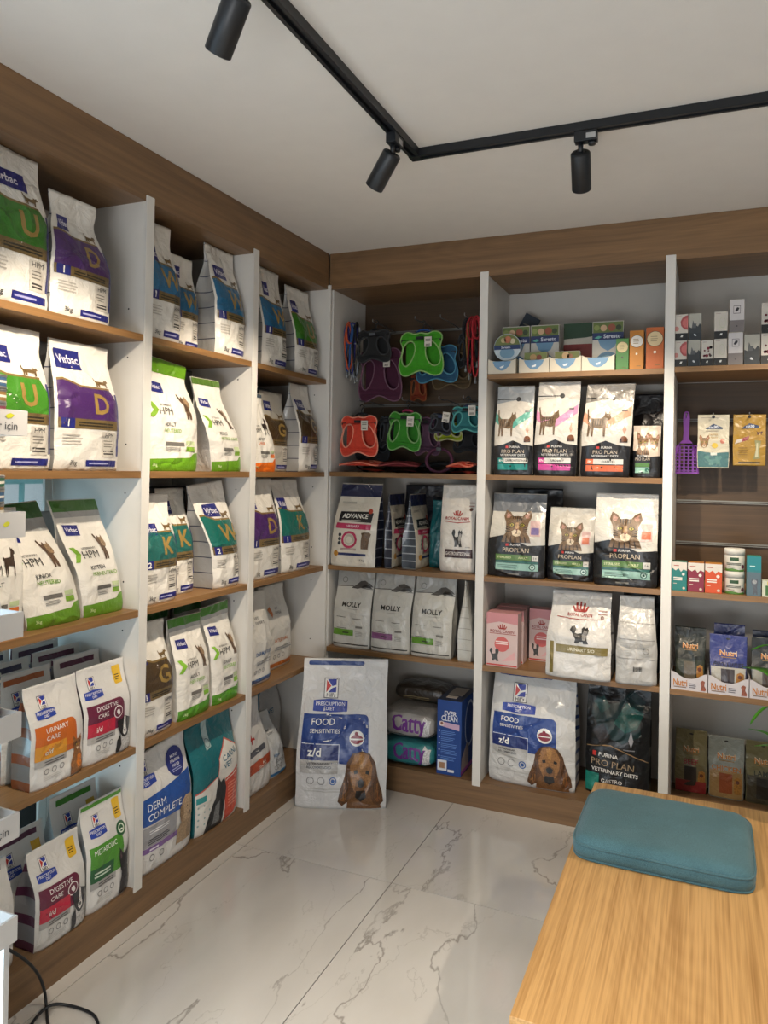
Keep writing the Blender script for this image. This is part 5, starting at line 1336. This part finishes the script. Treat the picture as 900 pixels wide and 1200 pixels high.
# ------------------------------------------------------------------ things hanging in the third bay
def wire_hook(x, z, y0=D - .016, y1=.20):
    tube('hook', smooth_path([(x, y0, z), (x, y0 - .03, z + .002), (x, y1 + .02, z), (x, y1, z + .012)], 4), .0022, M['metal'], ub, 6)
for x_ in (1.655, 1.762, 1.903): wire_hook(x_, 1.787)
sc = thing('litter_scoop', 'purple slotted cat litter scoop hanging beside the third upright', 'scoop', (1.655, .262, 1.80), radians(-6))
pu = pm('#7a3f9c', .35, 0, 30, 0, .05)
V = []; Fc = []
prof = [(0, .012), (-.02, .014), (-.08, .0115), (-.115, .013), (-.13, .028), (-.15, .05), (-.26, .054)]
for k, (z_, hw) in enumerate(prof[:5]):
    dp = 0 if k < 4 else (.006, .012, .006)[k - 4]
    for x_, y_ in ((-hw, -.004 - dp), (-hw * .75, .002 + dp), (hw * .75, .002 + dp), (hw, -.004 - dp)): V.append((x_, y_, z_))
for k in range(len(prof) - 1):
    if k >= 4: continue
    for i in range(4): a, b = 4 * k + i, 4 * k + (i + 1) % 4; Fc.append((a, b, b + 4, a + 4))
mesh('handle', V, Fc, pu, sc)
bm = bmesh.new()
# slotted blade: side walls, end lip and bars
for sx in (-1, 1):
    vs = [bm.verts.new(v) for v in ((sx * .026, -.012, -.13), (sx * .052, -.022, -.165), (sx * .056, -.014, -.262), (sx * .052, .006, -.262), (sx * .048, .012, -.165), (sx * .024, .006, -.13))]
    bm.faces.new(vs if sx > 0 else vs[::-1])
bx(bm, -.052, .004, -.265, .052, .008, -.255)
for k in range(6):
    xx = -.046 + k * .0184
    bx(bm, xx - .0036, .006, -.26, xx + .0036, .0095, -.14)
for k in range(8): bx(bm, -.048, .0055, -.252 + k * .0155, .048, .009, -.2475 + k * .0155)
bm_obj('slotted_blade', bm, pu, sc)
tube('hang_ring', [(.008 * cos(2 * pi * k / 12), -.001, .008 * sin(2 * pi * k / 12)) for k in range(12)], .004, pu, sc, 6, True)
def hang_pack(name, label, x0, x1, z, h, body, des, d=.02, tilt=0.0):
    r = make_bag(name, label, 'pouch', 'B', x0, x1, z, h, d, .235, body, des, None, None, tt=.3, ts=.9, pinch=0, wr=.002)
    r.rotation_euler[1] = tilt
    return r
def cremes(p):
    p.lines(.08, .9, .94, .965, 1, '#9a9484'); p.poly('name_mark', [(.25, .74), (.5, .83), (.8, .76), (.8, .73), (.25, .73)], '#2c4468', 2); p.text('cat30', .5, .745, .05 * p.h, '#dfe2ea', 4, 'C', .02, .44)
    p.lines(.26, .8, .69, .71, 1, '#5a4a44'); p.text('CREMES', .5, .61, .03 * p.h, '#b08a3c', 3, 'C', 0, .5); p.text('TREATS', .5, .555, .03 * p.h, '#b08a3c', 3, 'C', 0, .5)
    cat_face(p, .04, .33, .38, .62, '#8f6a42', chest=False); p.ell('fruit_art', .8, .5, .01, '#b8684c', 2); p.ell('fruit_art', .55, .42, .012, '#d0b23c', 2)
    p.poly('teal_base', [(.02, .02), (.98, .02), (.98, .3), (.5, .28), (.02, .32)], '#3f6a6c', 1); p.rect('white_mark', .42, .24, .62, .29, '#c9ccc4', 3); p.shape('teal_base', FLUFFY, .2, .06, .8, .24, '#55807c', 3); p.ell('hang_hole', .5, .955, .006, '#1c1c20', 3)
hang_pack('treat_pouch', 'cream and teal cat treat pouch hanging on a hook', 1.702, 1.826, 1.562, .232, '#c4bda8', cremes)
def sticks(p):
    p.lines(.06, .36, .95, .97, 1, '#d8c48a'); p.poly('name_mark', [(.26, .74), (.5, .83), (.8, .78), (.8, .73), (.26, .72)], '#26385c', 2); p.text('cat30', .52, .745, .05 * p.h, '#dfe2ea', 4, 'C', .02, .46)
    p.shape('animal_print', CAT_WALK, .72, .60, .92, .68, '#4a1c24', 2); p.poly('red_label', [(.06, .42), (.44, .50), (.5, .57), (.1, .50)], '#c9bcae', 2); p.poly('red_label', [(.26, .46), (.46, .50), (.5, .58), (.3, .54)], '#8a2030', 3)
    p.lines(.16, .46, .16, .38, 5, '#8a6a2c'); p.poly('stick_photo', [(.62, .12), (.84, .14), (.80, .3), (.86, .48), (.66, .50), (.7, .3)], '#8d8a5c', 2); p.poly('stick_photo', [(.68, .16), (.78, .17), (.76, .44), (.72, .44)], '#c2bd9a', 3)
    p.rect('dark_strip', .16, .05, .84, .075, '#4a3a1c', 2); p.ell('hang_hole', .5, .955, .006, '#1c1c20', 3)
hang_pack('treat_pouch', 'mustard yellow cat stick packet hanging at the right edge', 1.842, 1.968, 1.575, .218, '#a8822c', sticks, .014)

# ------------------------------------------------------------------ dog harnesses and leads in the corner bay
def ell2(cx, cz, rx, rz, n=18, rot=0.0, egg=0.0):
    out = []
    for k in range(n):
        a = 2 * pi * k / n; x_, z_ = rx * cos(a) * (1 + egg * sin(a)), rz * sin(a)
        out.append((cx + x_ * cos(rot) - z_ * sin(rot), cz + x_ * sin(rot) + z_ * cos(rot)))
    return out
HOUT = [(.20, .98), (.35, .93), (.5, .95), (.65, .93), (.80, .98), (.93, .93), (.97, .82), (.93, .62), (.98, .42), (1.0, .22), (.95, .04), (.80, .0), (.62, .07), (.5, .1), (.38, .07), (.2, .0), (.06, .03), (0, .2), (.03, .38), (.1, .6), (.03, .80), (.08, .93)]
def fab(c): 
    k = ('fab', c)
    if k not in MC:
        l = lin(c); MC[k] = pm(c, .85, .5, 260, 0, .12, 0, 60, .0012)
    return MC[k]
def harness(label, x0, x1, z0, z1, y, colr, pipe, tagged=True, strap='#17181b', hanger='#1f4a8a', flat=False, group='dog harnesses', rot=0.0, lining=None):
    w, h = x1 - x0, z1 - z0
    root = thing('dog_harness', label, 'harness', ((x0 + x1) / 2, y, z0), 0, group, ry=rot)
    out = smooth_path([(a - .5, b, 0) for a, b in HOUT], 3, True)
    hl = ell2(-.28, .49, .155, .29, 18, -.26, .14); hr = ell2(.28, .49, .155, .29, 18, .26, -.14)
    loops = [[Vector((v.x * w, v.y * h, 0)) for v in out], [Vector((a * w, b * h, 0)) for a, b in hl[::-1]], [Vector((a * w, b * h, 0)) for a, b in hr[::-1]]]
    flatv = [v for l in loops for v in l]
    T = tessellate_polygon(loops)
    def curve(v): return -0.020 * cos(v.x / w * 2.6) - 0.010 * sin(v.y / h * 3)
    n = len(flatv); th = .006
    V = [(v.x, curve(v), v.y) for v in flatv] + [(v.x, curve(v) + th, v.y) for v in flatv]
    Fc = []
    for a, b, c in T:
        A = (flatv[b].x - flatv[a].x) * (flatv[c].y - flatv[a].y) - (flatv[c].x - flatv[a].x) * (flatv[b].y - flatv[a].y)
        if A < 0: b, c = c, b
        Fc += [(a, b, c), (n + a, n + c, n + b)]
    k = 0
    for l in loops:
        m_ = len(l)
        for i in range(m_): a, b = k + i, k + (i + 1) % m_; Fc.append((a, n + a, n + b, b))
        k += m_
    mesh('mesh_vest', V, Fc, fab(colr), root)
    for l in loops:
        tube('piping', [(v.x, curve(v) + th / 2, v.y) for v in l], .0042, fab(pipe), root, 6, True)
    # back panel of the vest seen through the arm holes
    V = []; Fc = []; m_ = 8
    for i in range(m_ + 1):
        for j in range(5):
            x_ = (-.40 + .80 * i / m_) * w; z_ = (.14 + .62 * j / 4) * h
            V.append((x_, .028 - .012 * cos(x_ / w * 3), z_))
    for i in range(m_):
        for j in range(4): a = i * 5 + j; Fc.append((a, a + 5, a + 6, a + 1))
    bk = mesh('back_vest', V, Fc, fab(lining or colr), root, True)
    box('name_patch', -.055 * w - .006, -.0325, .80 * h, .055 * w + .006, -.030, .80 * h + .014, fab(strap), root)
    for sx in (-1, 1):
        a = sx * .40 * w
        tube('strap', smooth_path([(a, .0, .90 * h), (a * .9, .012, .96 * h), (a * .6, .026, .98 * h), (a * .3, .03, .97 * h)], 3), .006, fab(strap), root, 6)
        box('buckle', a - .013, -.016, .72 * h, a + .013, -.006, .72 * h + .02, pm('#101113', .4), root, .002)
    if tagged:
        tg = box('price_tag', .12 * w, -.040, .62 * h, .12 * w + .036, -.038, .62 * h + .048, card('#c9c4ba'), root)
        p = Print(tg, .036, .048, lambda s, t, o: Vector((.12 * w + s * .036, -.040 - o, .62 * h + t * .048)), .1, .0004, .0002, card)
        p.lines(.15, .85, .55, .85, 2, '#6a665e', 1, .5); p.lines(.2, .8, .12, .32, 2, '#2a2826', 1, .6); p.done()
    if hanger and not flat:
        tube('hanger_bar', [(-.16 * w, .02, 1.0 * h), (-.08 * w, .018, 1.045 * h), (.08 * w, .018, 1.045 * h), (.16 * w, .02, 1.0 * h)], .0055, pm(hanger, .4), root, 8)
        tube('hanger_hook', smooth_path([(0, .018, 1.045 * h), (0, .018, 1.045 * h + .02), (.012, .018, 1.045 * h + .034), (0, .018, 1.045 * h + .046), (-.01, .018, 1.045 * h + .036)], 4), .0028, pm('#101113', .4), root, 6)
    return root
for x_, z_ in ((.205, 2.262), (.43, 2.262), (.56, 2.262), (.68, 2.262), (.14, 1.872), (.37, 1.872), (.56, 1.872), (.68, 1.872)):
    tube('hook', smooth_path([(x_, D - .016, z_), (x_, .20, z_ + .004), (x_, .09, z_), (x_, .08, z_ + .014)], 4), .0025, M['metal'], ub, 6)
harness('black padded dog harness with grey straps above the maroon harness', .115, .30, 2.065, 2.225, .10, '#141517', '#2b2d30', False, '#55585c', '#17181b')
harness('large maroon dog harness hanging at the left of the upper rail', .10, .335, 1.875, 2.145, .165, '#3f0f2c', '#6a4a5c', True, '#241018', None)
harness('bright green dog harness with price tag on the upper rail', .345, .572, 1.99, 2.205, .105, '#348c10', '#86ad68')
harness('blue dog harness half hidden behind the upper green harness', .40, .615, 1.965, 2.15, .20, '#1f4d6c', '#4a86a0', False, '#17181b', None)
harness('brown dog harness behind the blue harness on the upper rail', .46, .66, 1.94, 2.17, .27, '#4a3a22', '#6a5a40', False, '#17181b', None)
harness('small orange dog harness low behind the maroon harness', .335, .42, 1.885, 2.02, .29, '#7a2c10', '#8a4a24', False, '#17181b', None)
harness('coral dog harness with price tag on the lower rail', .040, .245, 1.595, 1.80, .085, '#c43c28', '#d88a74', True, '#17181b', '#17181b')
harness('green dog harness with tilted price tag on the lower rail', .288, .462, 1.625, 1.815, .10, '#287818', '#709c60', True, '#17181b', '#a8325a', rot=radians(3))
harness('purple grey dog harness behind the lower green harness', .405, .540, 1.605, 1.80, .17, '#4a2f44', '#6a4a5c', False, '#17181b', None)
harness('small black dog harness with tilted price tag on the lower rail', .505, .615, 1.705, 1.80, .10, '#17181d', '#3a3f48', True, '#26304a', None, rot=radians(8))
harness('yellow-green dog harness peeking below the small black harness', .515, .655, 1.675, 1.765, .165, '#8a9a14', '#a8a878', False, '#17181b', None)
harness('teal dog harness with price tag at the right end of the lower rail', .622, .765, 1.715, 1.835, .10, '#22666a', '#4f9a98', True, '#17181b', '#2a3a6a')
harness('black dog harness deep behind the small orange harness on the upper rail', .36, .47, 2.05, 2.21, .33, '#101114', '#24262a', False, '#17181b', None)
harness('black dog harness with grey piping between the coral and lower green harnesses', .225, .305, 1.64, 1.80, .155, '#121317', '#2c3036', False, '#26282c', None)
harness('black dog harness hanging behind the coral harness', .07, .26, 1.575, 1.78, .20, '#101216', '#23262b', False, '#17181b', None)
harness('dark grey dog harness at the back beside the red leads', .60, .70, 2.04, 2.21, .25, '#15181a', '#33383c', False, '#17181b', None)
harness('black dog harness low behind the teal harness', .60, .755, 1.62, 1.74, .20, '#101216', '#23262b', False, '#17181b', None)
def laid(label, x, y, w, l, colr, pipe, rz=0.0, zz=Q2 + .016):
    r = harness(label, x - w / 2, x + w / 2, 0, l, y, colr, pipe, False, '#17181b', None, True, 'harnesses lying on the shelf')
    r.rotation_euler = (radians(-88), 0, rz); r.location = (x, y, zz + .012)
laid('coral harness lying flat on the shelf below the coral harness', .15, .04, .22, .20, '#c2402c', '#d87a64')
laid('dark red harness lying flat in the middle of the shelf', .36, .06, .20, .18, '#6a1a22', '#8a3a3c', .2)
laid('black harness lying flat behind the dark red harness', .28, .20, .24, .16, '#121316', '#2a2c30')
laid('black harness lying flat near the purple collar', .53, .20, .22, .16, '#121316', '#2a2c30', .3)
laid('small coral harness lying near the second upright', .665, .04, .13, .13, '#b83c2a', '#c86a54', -.3)
rg = thing('dog_collar', 'purple ring-shaped collar standing on the shelf under the harnesses', 'collar', (.56, .10, Q2), .2)
V, Fc = [], []
for k in range(24):
    a = 2 * pi * k / 24
    for dr, dy in ((0, -.02), (.012, -.02), (.012, .02), (0, .02)): V.append(((.050 + dr) * cos(a) * 1.1, dy + .01 * sin(a), .063 + (.050 + dr) * sin(a)))
for k in range(24):
    for i in range(4): a = 4 * k + i; b = 4 * k + (i + 1) % 4; c = (a + 4) % 96; d_ = (b + 4) % 96; Fc.append((a, c, d_, b))
mesh('band', V, Fc, fab('#4a2038'), rg, True)
box('buckle', -.012, -.034, .108, .012, -.024, .126, pm('#101113', .4), rg, .002)
def lead(label, x, y, ztop, length, colr, sway, rz=0.0, wid=.009, group='dog leads'):
    root = thing('dog_lead', label, 'lead', (x, y, ztop), rz, group)
    a = [(0, 0, .0), (.012, -.004, -.02), (.016 + sway, -.008, -length * .4), (.014 + sway * 1.4, -.004, -length * .8), (sway * 1.2, 0, -length), (-.012 + sway, .004, -length * .8), (-.016, .006, -length * .4), (-.01, .002, -.02)]
    tube('webbing', smooth_path(a, 4, True), wid * .5, fab(colr), root, 6, True)
    tube('handle_loop', smooth_path([(0, -.006, .012), (.02, -.01, -.02), (.018, -.012, -.075), (0, -.012, -.095), (-.018, -.012, -.075), (-.02, -.01, -.02)], 4, True), wid * .6, fab(colr), root, 6, True)
    lathe('snap_hook', [(0, 0), (.006, .002), (.007, .012), (.004, .022), (.0035, .034), (0, .036)], M['metal'], root, 10, (sway * 1.2, -.004, -length - .03))
GLD = 'dog leads'
for k, (c, dx, dy, ln, n) in enumerate((('#26508a', .0, 0, .24, 'blue'), ('#2a2a6a', .012, .012, .25, 'indigo'), ('#9aa0a8', .022, .02, .27, 'pale grey'), ('#4a1420', -.012, .02, .20, 'wine red'), ('#b04a2c', -.004, -.012, .23, 'rust orange'), ('#17181b', .03, .005, .26, 'black'))):
    lead('%s dog lead in the bunch hanging by the corner panel' % n, .060 + dx, .12 + dy, 2.262, ln, c, .004 * (k - 2), .3 * k)
for k, (c, dx, dy, ln, n) in enumerate((('#8a1620', .0, 0, .26, 'red'), ('#1d1d22', -.03, .02, .22, 'black'), ('#a8242c', .022, -.01, .28, 'bright red'), ('#7a5a2c', -.014, .012, .24, 'tan'), ('#5a1018', .012, .02, .20, 'dark red'))):
    lead('%s dog lead in the bunch hanging beside the second upright' % n, .70 + dx, .14 + dy, 2.255, ln, c, .004 * (k - 2), .3 * k)

# ------------------------------------------------------------------ track lights
tr = thing('light_track', 'black L-shaped ceiling light track', 'light track', (0, 0, 0))
XT, YT, ZT = .832, -.985, ZC - .0225
bm = bmesh.new()
for (x0, y0, x1, y1) in ((XT - .018, -3.3, XT + .018, YT + .018), (XT + .018, YT - .018, 3.4, YT + .018)):
    bx(bm, x0, y0, ZT + .006, x1, y1, ZC - .0005)
    if x1 - x0 < .1: bx(bm, x0, y0, ZT - .004, x0 + .011, y1, ZT + .006); bx(bm, x1 - .011, y0, ZT - .004, x1, y1 - .036, ZT + .006)
    else: bx(bm, x0, y0, ZT - .004, x1, y0 + .011, ZT + .006); bx(bm, x0 - .018, y1 - .011, ZT - .004, x1, y1, ZT + .006)
bm_obj('track_profile', bm, M['black'], tr)
box('corner_joint', XT - .0185, YT - .0185, ZT - .006, XT + .0185, YT + .0185, ZT + .0, M['black'], tr)
bpy.context.view_layer.update()
def spot(label, x, y, target, along, power, size=1.02, blend=.75, col=(1.0, .85, .66), head=None):
    """track spotlight: adapter in the track, stem, tilted cylindrical head with lens; the lamp sits in the lens"""
    root = thing('track_spotlight', label, 'spotlight', (x, y, ZT - .004), 0, 'ceiling track spotlights')
    l = .05
    if along == 'x': box('adapter', -.018, -.016, -.032, .05, .016, 0, M['black'], root, .002); st = (.018, -.0166, -.026, .046, -.016, -.010)
    else: box('adapter', -.016, -.018, -.032, .016, .05, 0, M['black'], root, .002); st = (.016, .012, -.026, .0166, .04, -.010)
    sk = box('sticker', *st, card('#a9a7a4'), root)
    kn = lathe('lock_knob', [(0, -.042), (.011, -.042), (.012, -.032), (0, -.032)], M['black'], root, 12, (.034, 0, 0) if along == 'x' else (0, .034, 0))
    tube('stem', [(0, 0, -.03), (0, 0, -.062)], .008, M['black'], root, 10)
    piv = Vector((0, 0, -.06)); dr = (Vector(target) - (Vector(root.location) + piv)).normalized()
    q = (head or dr).to_track_quat('-Z', 'Y').to_matrix().to_4x4()
    hd_ = lathe('lamp_head', [(0, .0), (.026, .0), (.029, -.003), (.030, -.006), (.030, -.118), (.0285, -.120), (.027, -.119), (.026, -.108), (0, -.108)], M['black'], root, 28)
    hd_.matrix_local = Matrix.Translation(piv) @ q
    ln_ = lathe('lens', [(0, -.1095), (.0255, -.1095), (.0255, -.1085), (0, -.1085)], pm('#fff0d8', .2, emit=6), root, 24)
    ln_.matrix_local = Matrix.Translation(piv) @ q
    bm = bmesh.new()
    for k in range(10):
        a = 2 * pi * k / 10
        bx(bm, .016 * cos(a) - .002, .016 * sin(a) - .002, -.0005, .016 * cos(a) + .002, .016 * sin(a) + .002, .0008)
    vt = bm_obj('vent_slots', bm, pm('#050506', .6), root); vt.matrix_local = Matrix.Translation(piv) @ q; tag(vt, kind='stuff')
    d = bpy.data.lights.new('spot_beam', 'SPOT'); d.energy = power; d.color = col; d.spot_size = size; d.spot_blend = blend; d.shadow_soft_size = .022
    lo = bpy.data.objects.new('spot_beam', d); COL.objects.link(lo); lo.parent = root
    lo.matrix_local = Matrix.Translation(piv + dr * .125) @ dr.to_track_quat('-Z', 'Y').to_matrix().to_4x4()
    return root
WARM = (1.0, .78, .52)
spot('black spotlight cut off by the top edge, aimed at the left shelves', XT, -2.02, (-.05, -1.62, 1.50), 'y', 82)
spot('black tilted spotlight near the track corner, aimed at the left shelves', XT, -1.185, (-.05, -.80, 1.52), 'y', 66)
spot('black spotlight on the long track arm, aimed at the back shelves', 1.372, YT, (1.27, .10, 1.40), 'x', 62)
spot('black spotlight beyond the right edge of the view on the long track arm', 2.15, YT, (1.98, .15, 1.25), 'x', 60)
spot('black spotlight behind the camera on the short track arm', XT, -2.75, (1.75, -1.25, .45), 'y', 80, 1.3)
spot('added unseen black spotlight at the far right end of the long track arm, for floor bounce', 2.95, YT, (2.3, -1.9, 0), 'x', 80, 1.5)  # lamp added out of view so the floor bounces light upward
spot('added unseen black spotlight at the near end of the short track arm, for floor bounce', XT, -3.2, (.9, -3.0, 0), 'y', 80, 1.6)  # another lamp added out of view, aimed down for bounce off the floor

# ------------------------------------------------------------------ bench and cushion
be = thing('bench', 'oak topped bench with white support in the right foreground', 'bench', (1.395, -1.84, 0))
box('bench_top', 0, 0, .415, .95, 1.245, .45, M['bench'], be, .002)
for lab, a in (('side_panel', (.012, .012, 0, .034, 1.235, .415)), ('side_panel', (.916, .012, 0, .938, 1.235, .415)), ('front_panel', (.034, .012, 0, .916, .034, .415)), ('back_panel', (.034, 1.213, 0, .916, 1.235, .415))):
    box(lab, *a, M['white'], be)
cu = thing('seat_cushion', 'teal fabric seat cushion lying on the oak bench', 'cushion', (1.640, -.965, .45), radians(-.5))
cw, cd, ch = .235, .200, .064
V = []; Fc = []; NN = 36
def cpt(u, v, top):
    e = (abs(u) ** 9 + abs(v) ** 9) ** (1 / 9.)
    k = max(abs(u), abs(v)); s_ = k / e if e else 1
    x_, y_ = u * s_ * cw, v * s_ * cd
    ed = max(abs(u), abs(v))
    puff = (1 - ed ** 9) ** .5
    n = noise.noise(Vector((x_ * 9, y_ * 9, 3))) * .002 + noise.noise(Vector((x_ * 30, y_ * 12, 7))) * .0012
    if top: return (x_, y_, ch * (.62 + .38 * puff) + n * puff)
    return (x_ * .985, y_ * .985, .0)
for top in (1, 0):
    for i in range(NN + 1):
        for j in range(NN + 1): V.append(cpt(-1 + 2 * i / NN, -1 + 2 * j / NN, top))
S2 = (NN + 1) ** 2
for i in range(NN):
    for j in range(NN):
        a = i * (NN + 1) + j; Fc.append((a, a + NN + 1, a + NN + 2, a + 1)); Fc.append((S2 + a, S2 + a + 1, S2 + a + NN + 2, S2 + a + NN + 1))
ring = [i * (NN + 1) for i in range(NN + 1)] + [NN * (NN + 1) + j for j in range(1, NN + 1)] + [i * (NN + 1) + NN for i in range(NN - 1, -1, -1)] + [j for j in range(NN - 1, 0, -1)]
base_n = len(V)
mid = []
for q in ring:
    t_ = Vector(V[q]); m1 = Vector((t_.x * 1.012, t_.y * 1.012, ch * .32)); V.append(tuple(m1)); mid.append(len(V) - 1)
for k in range(len(ring)):
    k2 = (k + 1) % len(ring)
    Fc.append((ring[k], mid[k], mid[k2], ring[k2])); Fc.append((mid[k], S2 + ring[k], S2 + ring[k2], mid[k2]))
mesh('cover', V, Fc, M['cushion'], cu, True)
for zz, sc_ in ((ch * .62, 1.003), (ch * .06, .995)):
    tube('piping_seam', [(V[q][0] * sc_, V[q][1] * sc_, zz) for q in ring], .0032, M['cushion'], cu, 6, True)

# ------------------------------------------------------------------ potted plant at the right edge of the bench
pl = thing('potted_plant', 'green leafy potted plant on the bench at the right edge', 'plant', (2.095, -.72, .45))
lathe('pot', [(0, 0), (.05, 0), (.062, .1), (.066, .105), (.058, .105), (.055, .09), (0, .09)], pm('#b9b5ae', .5), pl, 24)
lf = pm('#4c9424', .45, .3, 40, 0, .2)
def leaf(path, w0, curl=.2):
    P = smooth_path(path, 5); n = len(P); V = []; Fc = []
    for i, q in enumerate(P):
        t_ = i / (n - 1); tg = (P[min(i + 1, n - 1)] - P[max(i - 1, 0)]).normalized(); sd = tg.cross(Vector((0, 0, 1))); sd = sd.normalized() if sd.length > .01 else Vector((1, 0, 0))
        up = sd.cross(tg); ww = w0 * sin(pi * min(1, .06 + .94 * t_)) ** .7 + .0006
        V += [q - sd * ww + up * curl * ww, q, q + sd * ww + up * curl * ww, q - up * .0012]
    for i in range(n - 1):
        a = 4 * i; Fc += [(a, a + 1, a + 5, a + 4), (a + 1, a + 2, a + 6, a + 5), (a + 2, a + 3, a + 7, a + 6), (a + 3, a, a + 4, a + 7)]
    mesh('leaf', V, Fc, lf, pl, True)
for path, w0 in (([(0, 0, .09), (-.04, .05, .30), (-.14, .14, .43), (-.235, .22, .435)], .036), ([(0, 0, .09), (-.05, .02, .28), (-.15, .06, .36), (-.215, .10, .28)], .03),
                 ([(0, 0, .09), (-.06, .05, .16), (-.14, .14, .235), (-.215, .22, .23)], .014), ([(0, 0, .09), (-.05, .06, .15), (-.13, .15, .20), (-.195, .22, .175)], .022),
                 ([(0, 0, .09), (.05, .05, .3), (.16, .1, .38)], .022), ([(0, 0, .09), (.03, -.06, .3), (.12, -.16, .34)], .022), ([(0, 0, .09), (-.03, .04, .38), (-.13, .12, .53), (-.21, .2, .50)], .018)):
    leaf(path, w0)

# ------------------------------------------------------------------ white display rack in the left foreground
rk = thing('display_rack', 'white display rack with lettered lips at the left edge', 'display rack', (0, 0, 0))
rw = pm('#bfbdbb', .3, 0, 30, 0, .02); Y0, Y1 = -2.50, -1.971
RZ = (1.600, 1.352, 1.106, .860, .614, .360)
glow = pm('#d2ecff', .4, 0, 30, 0, .02, emit=3.2)     # backlit acrylic panel
box('backlit_panel', .012, Y0, .36, .022, Y1 - .009, 1.95, glow, rk); box('back_frame', .010, Y1 - .0085, 0, .024, Y1 - .0, 1.95, rw, rk)
for z_ in RZ:
    sh = box('rack_shelf', .022, Y0 + .008, z_, .192, Y1 - .002, z_ + .008, rw, rk)
    lp = box('front_lip', .192, Y0, z_ - .0, .200, Y1, z_ + .062, rw, rk, .001)
    box('end_stop', .12, Y1 - .006, z_ + .008, .192, Y1 - .002, z_ + .062, rw, rk)
    if z_ in (1.600, .614, 1.352):
        p = Print(lp, Y1 - Y0, .062, lambda s, t, o, z_=z_: Vector((.200 + o, Y0 + s * (Y1 - Y0), z_ + t * .062)), .1, .0005, .0003, card)
        W_ = Y1 - Y0
        if z_ == 1.600:
            p.text('kediler için', 1 - .031 / W_, .22, .019, '#3c3a40', 3, 'R', 0); p.shape('leaf_mark', LEAF, 1 - .066 / W_, .64, 1 - .040 / W_, .86, '#b8b82a', 2)
        elif z_ == .614: p.text('mamalar için', 1 - .033 / W_, .3, .019, '#3c3a40', 3, 'R', 0)
        else: p.shape('leaf_mark', LEAF, 1 - .066 / W_, .44, 1 - .046 / W_, .66, '#c9c83a', 2)
        p.done()
# side panel with sloping front edge between the shelves, and the closed base
bm = bmesh.new()
for k in range(5):
    za, zb = RZ[k + 1] + .062, RZ[k]
    vs = [(.022, Y1 - .002, za), (.125, Y1 - .002, za), (.075, Y1 - .002, zb), (.022, Y1 - .002, zb)]
    a = [bm.verts.new(v) for v in vs]; b = [bm.verts.new((v[0], v[1] - .006, v[2])) for v in vs]
    bm.faces.new(a); bm.faces.new(b[::-1])
    for i in range(4): bm.faces.new((a[i], b[i], b[(i + 1) % 4], a[(i + 1) % 4])[::-1])
bmesh.ops.recalc_face_normals(bm, faces=bm.faces)
bm_obj('side_panel', bm, rw, rk)
box('base_light_panel', .165, Y0, .0, .178, Y1 - .022, .358, glow, rk); box('base_frame', .163, Y1 - .0215, 0, .180, Y1 - .006, .360, rw, rk); box('base_side', .024, Y1 - .016, 0, .163, Y1 - .006, .360, rw, rk)
# stacked tins on the rack
def can(label, y, z, c, x=.115):
    r = thing('food_can', label, 'can', (x, y, z), 0, 'small food cans on the display rack')
    lathe('can_body', [(0, 0), (.036, 0), (.0375, .002), (.0375, .004), (.036, .006), (.036, .030), (.0375, .032), (.0375, .034), (.035, .0355), (0, .034)], pm('#a9a9a8', .3, 0, 30, .8), r, 24)
    lathe('can_label', [(.0363, .007), (.0363, .029)], card(c), r, 24)
    lathe('label_stripe', [(.0366, .015), (.0366, .021)], card('#d2ccc2'), r, 24)
tiers = {1.600: 'top lip tier', 1.352: 'second lip tier', .860: 'fourth lip tier', .614: 'fifth lip tier'}
cc = ['#2f5a44', '#7a3c4a', '#8a6a3c', '#3c5a7a']
for z_, nm in tiers.items():
    for k in range(4 if z_ != .614 else 5):
        can('%s small food can of the stack on the %s of the rack' % (('lowest', 'second lowest', 'middle', 'fourth', 'uppermost fifth')[k], nm), -2.010, z_ + .008 + .0357 * k, cc[(k + int(z_ * 10)) % 4])
# ------------------------------------------------------------------ cable
cb = tag(tube('power_cable', smooth_path([(.03, -1.93, .30), (.034, -1.82, .19), (.040, -1.765, .115), (.045, -1.74, .05), (.06, -1.745, .008), (.13, -1.80, .005), (.22, -1.84, .005), (.27, -1.78, .005), (.21, -1.715, .006), (.12, -1.71, .006), (.07, -1.745, .014), (.08, -1.82, .006), (.16, -1.90, .005), (.30, -1.92, .005)], 6), .0042, M['black'], None, 8),
         'black power cable looping on the floor below the display rack', 'cable')
